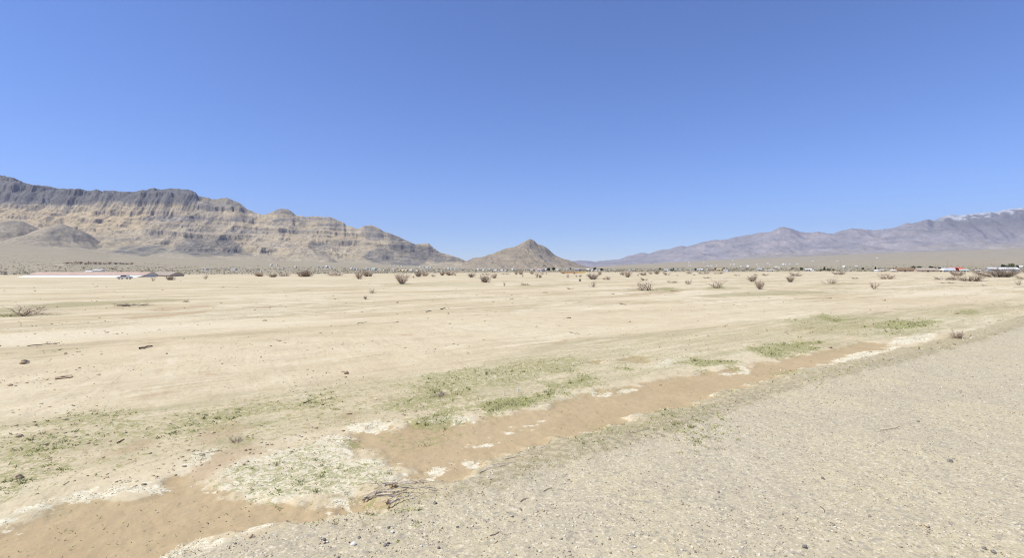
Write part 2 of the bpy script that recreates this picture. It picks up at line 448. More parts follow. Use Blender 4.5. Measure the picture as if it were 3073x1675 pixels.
    gr = m.mix(m.ramp(gv[0], .62, .9, 0, .6), gr, (.36, .305, .225))
    gr = m.mix(m.ramp(gv[1], .80, .98, 0, .7), gr, (.76, .67, .50))
    gr = m.mix(m.ramp(gv2[2], .88, .97, 0, .5), gr, (.31, .275, .225))
    gr = m.mix(m.ramp(m.noise(flat, 2.2, 4., .6), .52, .72, 0, .4), gr, (.46, .385, .265))
    col = m.mix(edge(a4, m.noise(flat, 1.4, 6., .7), 1.1, .2), col, gr)
    col = m.mix(m.math('MULTIPLY', edge(b[0], n_b, 2.0, .22), .68), col, m.mix(m.ramp(fine, .42, .6), (.285, .24, .13), (.49, .415, .27)))
    # scrubland beyond the plain (mask in its own attribute)
    sc = m.attr('scrub').outputs['Fac']
    sp = m.noise(flat, .20, 5., .75)
    sb = m.noise(flat, .006, 4., .6)
    scol = m.mix(m.ramp(sb, .35, .65), (.36, .306, .215), (.405, .346, .245))
    scol = m.mix(m.ramp(sp, .48, .66, 0, .7), scol, (.23, .21, .135))
    scol = m.mix(m.ramp(m.noise(flat, .02, 5., .7), .60, .72, 0, .5), scol, (.52, .45, .335))
    col = m.mix(sc, col, scol)
    h = m.math('ADD', m.math('MULTIPLY', fine, .6), m.math('MULTIPLY', grain, .25))
    h = m.math('ADD', h, m.math('MULTIPLY', gv[0], m.math('MULTIPLY', a4, .35)))
    m.bump(h, .55, .018)
    m.bump(m.math('ADD', m.noise(flat, 2.4, 4., .6), m.math('MULTIPLY', st3, .8)), .5, .07)
    return m.out(col)


def build_ground():
    offs = np.concatenate([np.arange(900, 7, -2.4)])
    rr = F * EYE / offs
    rr = np.concatenate([np.array([.05, .5, 1, 1.6, 2.2, 2.8, 3.3, 3.7, 4.0]), rr[rr > 4.1],
                         np.exp(np.linspace(math.log(rr[-1] * 1.02), math.log(26000), 150))])
    pxs = np.arange(-330, 3404, 3.0)
    az = np.arctan((pxs - CX) / F)
    rest = np.linspace(az[-1], 2 * math.pi + az[0], 82)[1:-1]
    az = np.concatenate([az, rest]); na = len(az); nr = len(rr)
    R, Az = np.meshgrid(rr, az, indexing='ij')
    x = (R * np.sin(Az)).ravel(); y = (R * np.cos(Az)).ravel()
    mud, red, straw, green, olive, road, berm = ground_masks(x, y)
    z = Gb(x, y) + relief(x, y) - .05 * mud + .05 * berm + .02 * road
    z = z + .010 * fbm(x / .16, y / .16, 3, 21) * (1 - sstep(10, 25, np.hypot(x, y)))
    z = z + .012 * np.clip(fbm(x / .25, y / .25, 3, 22), 0, 1) * np.maximum(straw, green)
    i = np.arange(nr - 1)[:, None] * na; j = np.arange(na)[None, :]; j2 = (j + 1) % na
    f = np.stack([i + j, i + na + j, i + na + j2, i + j2], -1).reshape(-1, 4)[:, ::-1]
    me = mesh_np('ground', np.stack([x, y, z], 1), f, [ground_material()], True)
    d = y
    r = np.hypot(x, y)
    dd = r * np.cos(np.clip(np.arctan2(x, y), -1.1, 1.1))
    wob = 60 * fbm(x / 90, y / 90, 4, 31)
    scrub = sstep(325, 400, dd + wob)
    wash = .25 + .75 * sstep(9, 26, r)                     # the streaky older surface away from the verge
    wash = wash * (1 - .7 * (1 - sstep(2, 5, np.abs(poly_sd(wpoly([(0, 1120), (800, 1040), (1500, 970), (2300, 930), (3073, 890)]), x, y, False))))
                   * (1 - sstep(200, 400, r)))
    a = np.stack([mud, straw, green, road], 1).astype(np.float32)
    b = np.stack([berm, olive, red, wash], 1).astype(np.float32)
    for nm, arr in (('mask_a', a), ('mask_b', b)):
        at = me.attributes.new(nm, 'FLOAT_COLOR', 'POINT'); at.data.foreach_set('color', arr.ravel())
    at = me.attributes.new('scrub', 'FLOAT', 'POINT'); at.data.foreach_set('value', scrub.astype(np.float32))
    tag(link('ground', me), 'bare cream desert plain with a dry muddy wash and gravel verge', 'ground', kind='structure')


# ------------------------------------------------------------------ mountains
SKY_L = [(-900, 500), (-600, 520), (-300, 505), (-120, 520), (0, 532.6), (31, 542), (59, 546.6), (102, 554), (149, 559), (177, 566), (214, 567), (236, 571), (252, 575.5), (273, 577),
         (298, 575), (329, 572), (363, 574), (394, 576), (422, 571), (460, 568), (484, 569), (512, 564.6), (543, 567), (575, 571), (587, 576), (595, 588.5),
         (618, 591.6), (637, 598), (655, 596), (680, 592.5), (696, 599), (724, 613), (745, 629), (770, 640), (795, 644.4), (806, 641), (824, 632), (840, 625.8),
         (855, 626), (874, 633.5), (886, 644), (902, 647.5), (917, 652), (936, 648), (958, 650), (980, 652), (992, 650.6), (1011, 660), (1032, 668),
         (1038.5, 677), (1051, 678.6), (1073, 686), (1097.5, 677), (1113, 676), (1135, 683), (1150, 694), (1178, 703), (1209, 717), (1247, 733), (1265, 731),
         (1284, 730), (1299, 742), (1321, 758), (1352, 765.5), (1377, 775), (1402, 783), (1425, 793), (1450, 803)]
SKY_C = [(1360, 803), (1385, 794), (1400, 785), (1418.6, 774), (1446.6, 771.7), (1474.5, 763), (1505.6, 750), (1515, 746), (1540, 742), (1558, 734.5), (1577, 723.6), (1590, 716.5),
         (1602, 722), (1614, 732), (1623.6, 734.5), (1645, 747), (1658, 759), (1673, 770), (1698, 779.5), (1723, 786), (1741, 795), (1760, 800.6), (1785, 806)]
SKY_R = [(1640, 792), (1690, 787), (1723, 783), (1741.6, 781), (1760, 782.6), (1785, 785.7), (1804, 782.6), (1847, 779.5), (1866, 776), (1887.6, 767.7), (1909, 761.5), (1931, 759),
         (1946.6, 761.5), (1965, 756), (1984, 749), (2005.6, 748.4), (2018, 743.8), (2046, 737.6), (2064.6, 739), (2089.4, 733), (2114, 725), (2145, 719.6),
         (2167, 721), (2189, 716), (2206, 711.5), (2243.5, 705), (2281, 698), (2311.5, 696.4), (2334, 685), (2352, 680.5), (2372, 685), (2402, 695.7), (2428.6, 698),
         (2455, 695), (2481.5, 700), (2498.5, 702), (2519, 693.4), (2553, 686), (2583.5, 687), (2621, 690.7), (2659, 687), (2693, 681), (2719.4, 669),
         (2738, 670), (2757, 665.4), (2783.7, 658.6), (2802.6, 662.4), (2825, 652), (2851.6, 644), (2878, 646.6), (2923.4, 640.5), (2965, 636.7), (2999, 635),
         (3014, 628.4), (3073, 622.8), (3200, 612), (3400, 625), (3700, 600), (4200, 640)]


def rock_material(name, bump=1.0, bs=.02, cs=.05, amp=1.):
    m = NT(name, .95, .1)
    p = m.P()
    c = m.attr('albedo').outputs['Color']
    n1 = m.noise(p, cs, 6., .7); n2 = m.noise(p, cs * .22, 5., .65)
    v = m.math('MULTIPLY', m.ramp(n1, .30, .70, 1 - .28 * amp, 1 + .24 * amp), m.ramp(n2, .3, .7, .88, 1.12))
    o = m.n('ShaderNodeVectorMath', operation='SCALE'); m.l(c, o.inputs[0]); m.l(v, o.inputs['Scale'])
    m.bump(m.noise(p, bs, 6., .65), bump, 1.0 / bs * .35)
    return m.out(o.outputs[0])


def range_grid(pxs, sky, Dr, Dt, rows, back, jag, seed, prof, t0=-.05):
    t = np.concatenate([np.linspace(t0, 1, rows), np.linspace(1, 1 + back, rows // 5)[1:]])
    Tm, PX = np.meshgrid(t, pxs, indexing='ij')
    sx, sy = zip(*sky)
    ys = np.interp(pxs, sx, sy) + jag * fbm(pxs / 22., pxs * 0, 4, seed)
    dr = np.broadcast_to(Dr, pxs.shape); dt = np.broadcast_to(Dt, pxs.shape)
    D = dt + (dr - dt) * Tm
    x = (PX - CX) / F * D; y = D
    zr = EYE + (HY - ys) / F * dr
    zt = Gb((pxs - CX) / F * dt, dt) - 10
    tt = np.clip(Tm, 0, 1); bk = np.clip(Tm - 1, 0, None) / back
    k = np.exp(-.5 * (np.arange(-60, 61) / 26.) ** 2); k /= k.sum()
    zs = np.convolve(np.pad(zr - zt, 60, mode='edge'), k, mode='valid')      # broad form below, crest detail only near the top
    z = zt + (zs * prof(tt, PX, x) + (zr - zt - zs) * sstep(.80, 1, tt)) * (1 - bk ** 1.2)
    z = np.where(Tm < 0, Gb(x, y) - 12, z)
    return Tm, PX, x, y, z, zr, zt


def finish_range(name, x, y, z, alb, mat, label, cat='mountain'):
    nr, na = x.shape
    i = np.arange(nr - 1)[:, None] * na; j = np.arange(na - 1)[None, :]
    f = np.stack([i + j, i + j + 1, i + na + j + 1, i + na + j], -1).reshape(-1, 4)
    me = mesh_np(name, np.stack([x.ravel(), y.ravel(), z.ravel()], 1), f, [mat], True)
    at = me.attributes.new('albedo', 'FLOAT_COLOR', 'POINT')
    c = np.concatenate([alb.reshape(-1, 3), np.ones((nr * na, 1))], 1).astype(np.float32)
    at.data.foreach_set('color', c.ravel())
    return tag(link(name, me), label, cat, kind='structure')


def slope_of(x, y, z):
    """steepness of a sheet laid out in rows and columns"""
    ax = np.gradient(x, axis=1); az = np.gradient(z, axis=1)
    by = np.gradient(y, axis=0); bz = np.gradient(z, axis=0)
    return np.hypot(az / np.maximum(np.abs(ax), 1e-3), bz / np.maximum(np.abs(by), 1e-3))


def blend(alb, m, c):
    m = np.clip(m, 0, 1)[..., None]
    return alb * (1 - m) + np.array(c) * m


def in_poly(px, py, pts, soft=4.):
    return 1 - sstep(-soft, soft, poly_sd(np.array(pts, float), px, py))


def build_left_range():
    pxs = np.concatenate([np.arange(-900, -60, 9), np.arange(-60, 1452, 1.5)])
    Dr = np.interp(pxs, [-900, 0, 600, 1000, 1300, 1450], [6500, 6400, 6300, 6000, 5600, 5300])
    Dt = np.interp(pxs, [-900, 0, 800, 1200, 1450], [4150, 4150, 4250, 4600, 4800])
    def prof(t, P, X):
        a = .10 * t + .42 * t ** 2 + .48 * t ** 3
        u = np.clip(t + (.030 * fbm(X / 260, X * 0 + t * 2, 3, 171) + .018 * ridged(X / 95, X * 0 + t * 3, 3, 172)) * sstep(.5, .7, t) * (1 - sstep(.95, .999, t)), 0, 1)
        b = np.interp(u, [0, .25, .5, .72, .80, .885, .93, 1], [0, .075, .25, .50, .64, .93, .965, 1])
        c = 1 - sstep(540, 700, P)
        return a * (1 - c) + b * c
    T, PX, x, y, z, zr, zt = range_grid(pxs, SKY_L, Dr, Dt, 260, .5, 4., 5, prof, -.22)
    H = np.maximum(zr - zt, 60)
    w = sstep(0.12, .55, T + .1 * fbm(x / 500, y / 500, 2, 70)) * (1 - sstep(.92, .998, T))
    # spurs and gullies running down the slope
    wx = x + 130 * fbm(x / 500, y / 700, 3, 51) + .22 * y
    n1 = ridged(wx / 760, y / 1200, 3, 52)
    n2 = ridged(wx / 270 + 3, y / 300, 4, 53)
    n3 = ridged(wx / 80, y / 90, 3, 60)
    z = z + w * ((n1 - .62) * .20 * np.minimum(H, 650) + (n2 - .62) * .055 * np.minimum(H, 650) + (n3 - .6) * .022 * np.minimum(H, 500))
    # level beds: broken cliffs and benches
    dip = -.05 * x + 26 * fbm(x / 420, y / 500, 3, 54)
    h = z - dip
    for step, sd, lo in ((118., 56, -.05), (47., 156, .08)):
        q = h / step + .22 * fbm(x / 500, y / 500, 2, sd + 1)
        fr = q - np.floor(q)
        sh = sstep(.50, .80, fr)
        amt = np.clip(1.6 * (fbm(x / 620 + 7, h / 130, 3, sd) - lo) + .28 * sstep(.5, .9, T), 0, .5) * sstep(.12, .3, T) * (1 - sstep(.95, .995, T))
        z = z + amt * (sh - fr) * step * .8
    # two dark foothills and one small knob in front of the slope
    hm = np.zeros_like(z); hill = np.zeros_like(z)
    for cx, top, wd, d0, bl in ((48, 658, 135, 4750, 1.), (186, 671, 125, 4750, .8), (985, 774, 44, 4560, 1.)):
        hx = (cx - CX) / F * d0; top_z = EYE + (HY - top) / F * d0; s = wd / F * d0
        rr = np.hypot((x - hx) + .18 * s * fbm(x / (s * .6), y / (s * .6), 3, 57), (y - d0) * .5) / s
        bz = float(Gb(hx, d0)) - 25
        hz = bz + (top_z - bz) * np.clip(1 - rr, -.2, 1) ** 1 * (.75 + .25 * sstep(1, .2, rr)) + .016 * s * fbm(x / 90, y / 110, 4, 58)
        on = (rr < 1.15)
        hm = np.maximum(hm, np.where(on, sstep(-6, 10, hz - z), 0) * bl * sstep(.30, .08, rr + .16 * fbm(x / 60, y / 80, 3, 157)))
        hill = np.maximum(hill, np.where(on, sstep(-6, 10, hz - z), 0))
        z = np.where(on, np.maximum(z, hz), z)
    z = z + 4 * fbm(x / 45, y / 45, 3, 59) * w
    sl = slope_of(x, y, z)
    py = HY - F * (z - EYE) / y
    wpx = PX + 16 * fbm(PX / 34, py / 15, 4, 61); wpy = py + 8 * fbm(PX / 40, py / 14, 4, 62)
    alb = np.zeros(z.shape + (3,)) + np.array([.415, .35, .25])
    alb = blend(alb, sstep(-.3, .4, fbm(x / 260, (y + z) / 260, 4, 63)) * .6, (.46, .365, .225))
    alb = blend(alb, sstep(.0, .35, fbm(x / 700, h / 17, 4, 64)) * .6, (.285, .25, .22))
    alb = blend(alb, sstep(.1, .4, fbm(x / 500 + 5, h / 11, 3, 164)) * .45, (.50, .42, .32))     # thin beds
    alb = blend(alb, in_poly(wpx, wpy, [(-900, 560), (0, 622), (150, 628), (300, 624), (440, 624), (450, 660), (420, 690), (250, 700), (0, 700), (-900, 660)], 12) * .8, (.51, .405, .25))
    beds = sstep(-.1, .35, fbm(x / 300, h / 14, 3, 65))
    alb = blend(alb, in_poly(wpx, wpy, [(0, 630), (440, 630), (430, 690), (0, 695)], 8) * beds * .45, (.37, .285, .215))
    crack = sstep(.0, .5, fbm(wx / 60, y / 900 + h / 400, 3, 67))
    top = in_poly(wpx, wpy, [(-900, 440), (520, 540), (604, 570), (604, 596), (570, 612), (440, 611), (330, 603), (250, 613), (180, 617), (100, 613), (0, 613), (-900, 600)], 5)
    alb = blend(alb, top * .95, (.16, .157, .155)); alb = blend(alb, top * crack * .6, (.105, .105, .108))
    alb = blend(alb, in_poly(wpx, wpy, [(553, 592), (600, 585), (690, 592), (760, 635), (735, 645), (690, 628), (640, 640), (600, 624), (553, 612)], 5) * (.45 + .4 * crack), (.16, .158, .16))
    brk = sstep(-.35, .15, fbm(x / 90, h / 30, 4, 68))
    for pts in ([(420, 652), (520, 646), (630, 650), (625, 662), (520, 664), (425, 662)], [(684, 652), (768, 650), (766, 664), (690, 664)],
                [(820, 655), (905, 655), (905, 668), (825, 667)], [(820, 622), (880, 622), (895, 646), (825, 642)], [(915, 650), (1010, 655), (1010, 662), (915, 660)],
                [(950, 668), (1036, 672), (1038, 682), (955, 678)], [(1095, 702), (1160, 702), (1164, 718), (1098, 722)],
                [(1095, 676), (1150, 690), (1150, 702), (1085, 702)], [(700, 695), (950, 690), (945, 697), (705, 701)]):
        alb = blend(alb, in_poly(wpx, wpy, pts, 4) * (.3 + .5 * brk), (.195, .185, .182))
    # pale fan gravel at the foot
    alb = blend(alb, (1 - sstep(.16, .56, T + .16 * fbm(x / 260, y / 300, 4, 69))) * .9 * (1 - hm), (.385, .335, .24))
    b2 = sstep(-.25, .1, fbm(x / 260, h / 9 + x / 300, 4, 66)) * brk
    for pts in ([(320, 762), (380, 738), (490, 735), (505, 757), (430, 768)], [(505, 758), (560, 715), (650, 706), (710, 730), (760, 765), (640, 770), (560, 766)],
                [(1085, 770), (1140, 735), (1290, 738), (1310, 770), (1250, 800), (1130, 792)], [(920, 735), (960, 728), (1000, 745), (950, 750)], [(1150, 690), (1330, 760), (1400, 785), (1300, 790), (1180, 740)]):
        alb = blend(alb, in_poly(wpx, wpy, pts, 6) * (.45 + .5 * b2), (.155, .15, .145))
    alb = blend(alb, hill * .85, (.40, .338, .245)); alb = blend(alb, hm * .45, (.27, .24, .20))
    alb = blend(alb, sstep(.9, 1.7, sl) * .3 * (1 - hill), (.235, .215, .20))
    finish_range('mountain', x, y, z, alb, rock_material('cliff_range_rock', .65, .02, .03, .8), 'long grey and tan cliff-banded desert mountain range dropping towards the gap', 'mountain range')


def build_cone():
    pxs = np.arange(1362, 1786, 1.3)
    Dr = 5300.0
    Dt = 5300 - 750 * np.sqrt(np.clip(1 - ((pxs - 1580) / 230) ** 2, .05, 1))
    def prof(t, P, X): return .35 * t + .65 * t ** 1.7
    T, PX, x, y, z, zr, zt = range_grid(pxs, SKY_C, Dr, Dt, 130, .8, 3.0, 15, prof)
    w = sstep(.02, .25, T) * (1 - sstep(.85, .995, T))
    H = np.maximum(zr - zt, 20)
    wx = x + 60 * fbm(x / 260, y / 260, 3, 71)
    n1 = ridged(wx / 230 + y / 500, y / 700, 4, 72); n2 = ridged(wx / 80 + y / 160, y / 220, 4, 73)
    z = z + w * ((n1 - .62) * .26 * H + (n2 - .62) * .09 * H) + w * 3 * fbm(x / 22, y / 22, 3, 74)
    sl = slope_of(x, y, z)
    py = HY - F * (z - EYE) / y
    alb = np.zeros(z.shape + (3,)) + np.array([.315, .262, .190])
    alb = blend(alb, sstep(-.2, .4, fbm(x / 120 + z / 60, z / 40 - x / 200, 4, 75)) * .6, (.245, .21, .17))
    alb = blend(alb, sstep(.1, .5, fbm(x / 90, z / 60, 3, 76)) * .55, (.37, .30, .21))
    alb = blend(alb, in_poly(PX + 8 * fbm(PX / 14, py / 10, 3, 77), py, [(1560, 745), (1590, 722), (1615, 738), (1660, 760), (1650, 790), (1620, 780), (1600, 748)], 4) * .45, (.22, .205, .19))
    alb = blend(alb, sstep(1.0, 1.8, sl) * .4, (.23, .20, .165))
    alb = blend(alb, 1 - sstep(.04, .2, T), (.35, .30, .22))
    finish_range('mountain', x, y, z, alb, rock_material('cone_hill_rock', .6, .03, .06), 'isolated brown pyramid-shaped hill standing in the gap between the ranges', 'hill')


def build_right_range():
    pxs = np.concatenate([np.arange(1640, 3140, 2.4), np.arange(3146, 4200, 14)])
    Dr = np.interp(pxs, [1640, 1760, 1804, 1900, 2000, 2350, 2700, 3073, 4200], [23000, 23000, 22000, 19000, 17500, 16500, 16500, 17500, 17500])
    Dt = np.interp(pxs, [1640, 1760, 1800, 2000, 3073, 4200], [9000, 9000, 9000, 9300, 9700, 9700])
    def prof(t, P, X): return .10 * t + .25 * t ** 2 + .65 * t ** 3.2
    T, PX, x, y, z, zr, zt = range_grid(pxs, SKY_R, Dr, Dt, 210, .4, 3.0, 25, prof)
    H = np.maximum(zr - zt, 100)
    w = sstep(.25, .62, T) * (1 - sstep(.90, .998, T))
    wx = x + 420 * fbm(x / 2200, y / 2600, 3, 81)
    n1 = ridged(wx / 1500 + y / 5200, y / 3800, 4, 82); n2 = ridged(wx / 520, y / 1500, 4, 83)
    z = z + w * ((n1 - .62) * .42 * H + (n2 - .62) * .11 * H)
    z = z + w * 18 * fbm(x / 160, y / 200, 3, 84)
    sl = slope_of(x, y, z)
    py = HY - F * (z - EYE) / y
    alb = np.zeros(z.shape + (3,)) + np.array([.29, .275, .285])  # bluish grey puts part of the distance haze into the rock colour
    alb = blend(alb, sstep(-.2, .4, fbm(x / 900, (y + 2 * z) / 900, 4, 85)) * .6, (.36, .315, .305))
    alb = blend(alb, sstep(0, .4, fbm(x / 700 + 9, z / 160, 4, 86)) * .6, (.20, .20, .22))
    alb = blend(alb, sstep(.15, .5, fbm(x / 400, z / 120, 4, 87)) * .5, (.41, .355, .335))
    # dark juniper slopes high up, snow on the crest
    alb = blend(alb, sstep(2690, 2860, PX) * sstep(720, 670, py + 12 * fbm(PX / 40, py / 16, 3, 88)) * .6, (.125, .13, .135))
    sn = sstep(2800, 2850, PX) * sstep(11, 2, (py - np.interp(PX, *zip(*SKY_R))) + 22 * fbm(x / 330, y / 420, 4, 89) + 9 * fbm(x / 110, y / 140, 3, 90)) * .5
    alb = blend(alb, sn, (.82, .85, .88))
    alb = blend(alb, (1 - sstep(.30, .60, T + .10 * fbm(x / 1500, y / 2600, 3, 91))) * .95, (.335, .30, .25))
    alb = blend(alb, (1 - sstep(.30, .60, T)) * sstep(.1, .35, fbm(x / 1400, y / 900, 4, 92)) * .6, (.46, .385, .305))
    finish_range('mountain', x, y, z, alb, rock_material('snow_range_rock', .5, .006, .006, .45), 'far blue-grey mountain range rising to a snow-dusted crest', 'mountain range')


# ------------------------------------------------------------------ twig tubes
def tubes(lines, sides=3):
    """list of (points (n,3), radii (n,)) -> one vertex and one quad array"""
    V = []; Q = []; base = 0
    for pts, rad in lines:
        n = len(pts)
        tan = np.gradient(pts, axis=0); tan /= np.maximum(np.linalg.norm(tan, axis=1, keepdims=True), 1e-9)
        ref = np.where(np.abs(tan[:, 2:3]) > .9, np.array([[1., 0, 0]]), np.array([[0, 0, 1.]]))
        s = np.cross(tan, ref); s /= np.maximum(np.linalg.norm(s, axis=1, keepdims=True), 1e-9)
        u = np.cross(s, tan)
        a = np.arange(sides) * 2 * math.pi / sides
        ring = pts[:, None, :] + rad[:, None, None] * (np.cos(a)[None, :, None] * s[:, None, :] + np.sin(a)[None, :, None] * u[:, None, :])
        V.append(ring.reshape(-1, 3))
        i = np.arange(n - 1)[:, None] * sides; j = np.arange(sides)[None, :]; j2 = (j + 1) % sides
        Q.append((np.stack([i + j, i + j2, i + sides + j2, i + sides + j], -1).reshape(-1, 4)) + base)
        base += n * sides
    return np.concatenate(V), np.concatenate(Q)


def grow(rng, p, d, L, n, bend, r0, r1, lift=0.):
    pts = [np.array(p, float)]; d = np.array(d, float); d /= np.linalg.norm(d)
    for _ in range(n):
        d = d + rng.normal(0, bend, 3) + np.array([0, 0, lift]); d /= np.linalg.norm(d)
        q = pts[-1] + d * L / n
        q[2] = max(q[2], .004)
        pts.append(q)
    return np.array(pts), np.linspace(r0, r1, n + 1), d


def shrub_lines(seed, kind):
    """unit shrub: about 1 wide and 1 high; returns stem lines and twig lines"""
    rng = np.random.default_rng(seed); S = []; W = []
    par = dict(upright=(20, .15, .75, 1.0, .10, 8, 8), round=(26, .18, 1.15, .85, .12, 9, 8), sparse=(10, .10, .95, 1.0, .10, 7, 6),
               low=(22, .25, 1.45, .75, .2, 7, 6), dead=(12, .16, 1.25, 1.1, .2, 6, 5))[kind]
    nm, br, lean, ln, bend, nb, nt = par
    for k in range(nm):
        a = rng.uniform(0, 2 * math.pi); rb = br * math.sqrt(rng.random())
        th = lean * rng.uniform(.1, 1) ** .8
        d = (math.sin(th) * math.cos(a), math.sin(th) * math.sin(a), math.cos(th))
        L = ln * rng.uniform(.6, 1.05) * (.62 if th > 1.0 else 1)
        p, r, _ = grow(rng, (rb * math.cos(a), rb * math.sin(a), 0), d, L * .8, 5, bend, .016, .006, .06)
        S.append((p, r))
        for b in range(nb):
            i = rng.integers(1, 6); t = rng.random()
            q = p[i - 1] * (1 - t) + p[i] * t
            dd = (p[i] - p[i - 1]); dd /= np.linalg.norm(dd) + 1e-9
            dd = dd + rng.normal(0, .5, 3)
            p2, r2, _ = grow(rng, q, dd, L * rng.uniform(.22, .5), 3, bend * 1.2, .008, .0035, .10)
            W.append((p2, r2))
            for c in range(nt):
                j = rng.integers(1, 4); t = rng.random()
                q2 = p2[j - 1] * (1 - t) + p2[j] * t
                d3 = dd / np.linalg.norm(dd) + rng.normal(0, .65, 3) + np.array([0, 0, .25])
                W.append(grow(rng, q2, d3, L * rng.uniform(.10, .28), 2, bend, .0040, .0022, .05)[:2])
    return S, W


def norm_lines(S, W):
    al = np.concatenate([p for p, _ in S + W])
    w = max(np.percentile(np.abs(al[:, 0]), 97), np.percentile(np.abs(al[:, 1]), 97)) * 2; h = np.percentile(al[:, 2], 98.5)
    s = np.array([1 / w, 1 / w, 1 / h])
    return [(p * s, r) for p, r in S], [(p * s, r) for p, r in W]


SHRUB_MESH = {}


def shrub_mesh(kind, var):
    if (kind, var) not in SHRUB_MESH:
        S, W = norm_lines(*shrub_lines(300 + 37 * var + len(kind) * 7 + ord(kind[0]), kind))
        v, q = tubes(S, 4); a = mesh_np('stems', v, q, [M['stem']], False)
        v, q = tubes(W, 3); b = mesh_np('twigs', v, q, [M['twig']], False)
        SHRUB_MESH[(kind, var)] = (a, b)
    return SHRUB_MESH[(kind, var)]


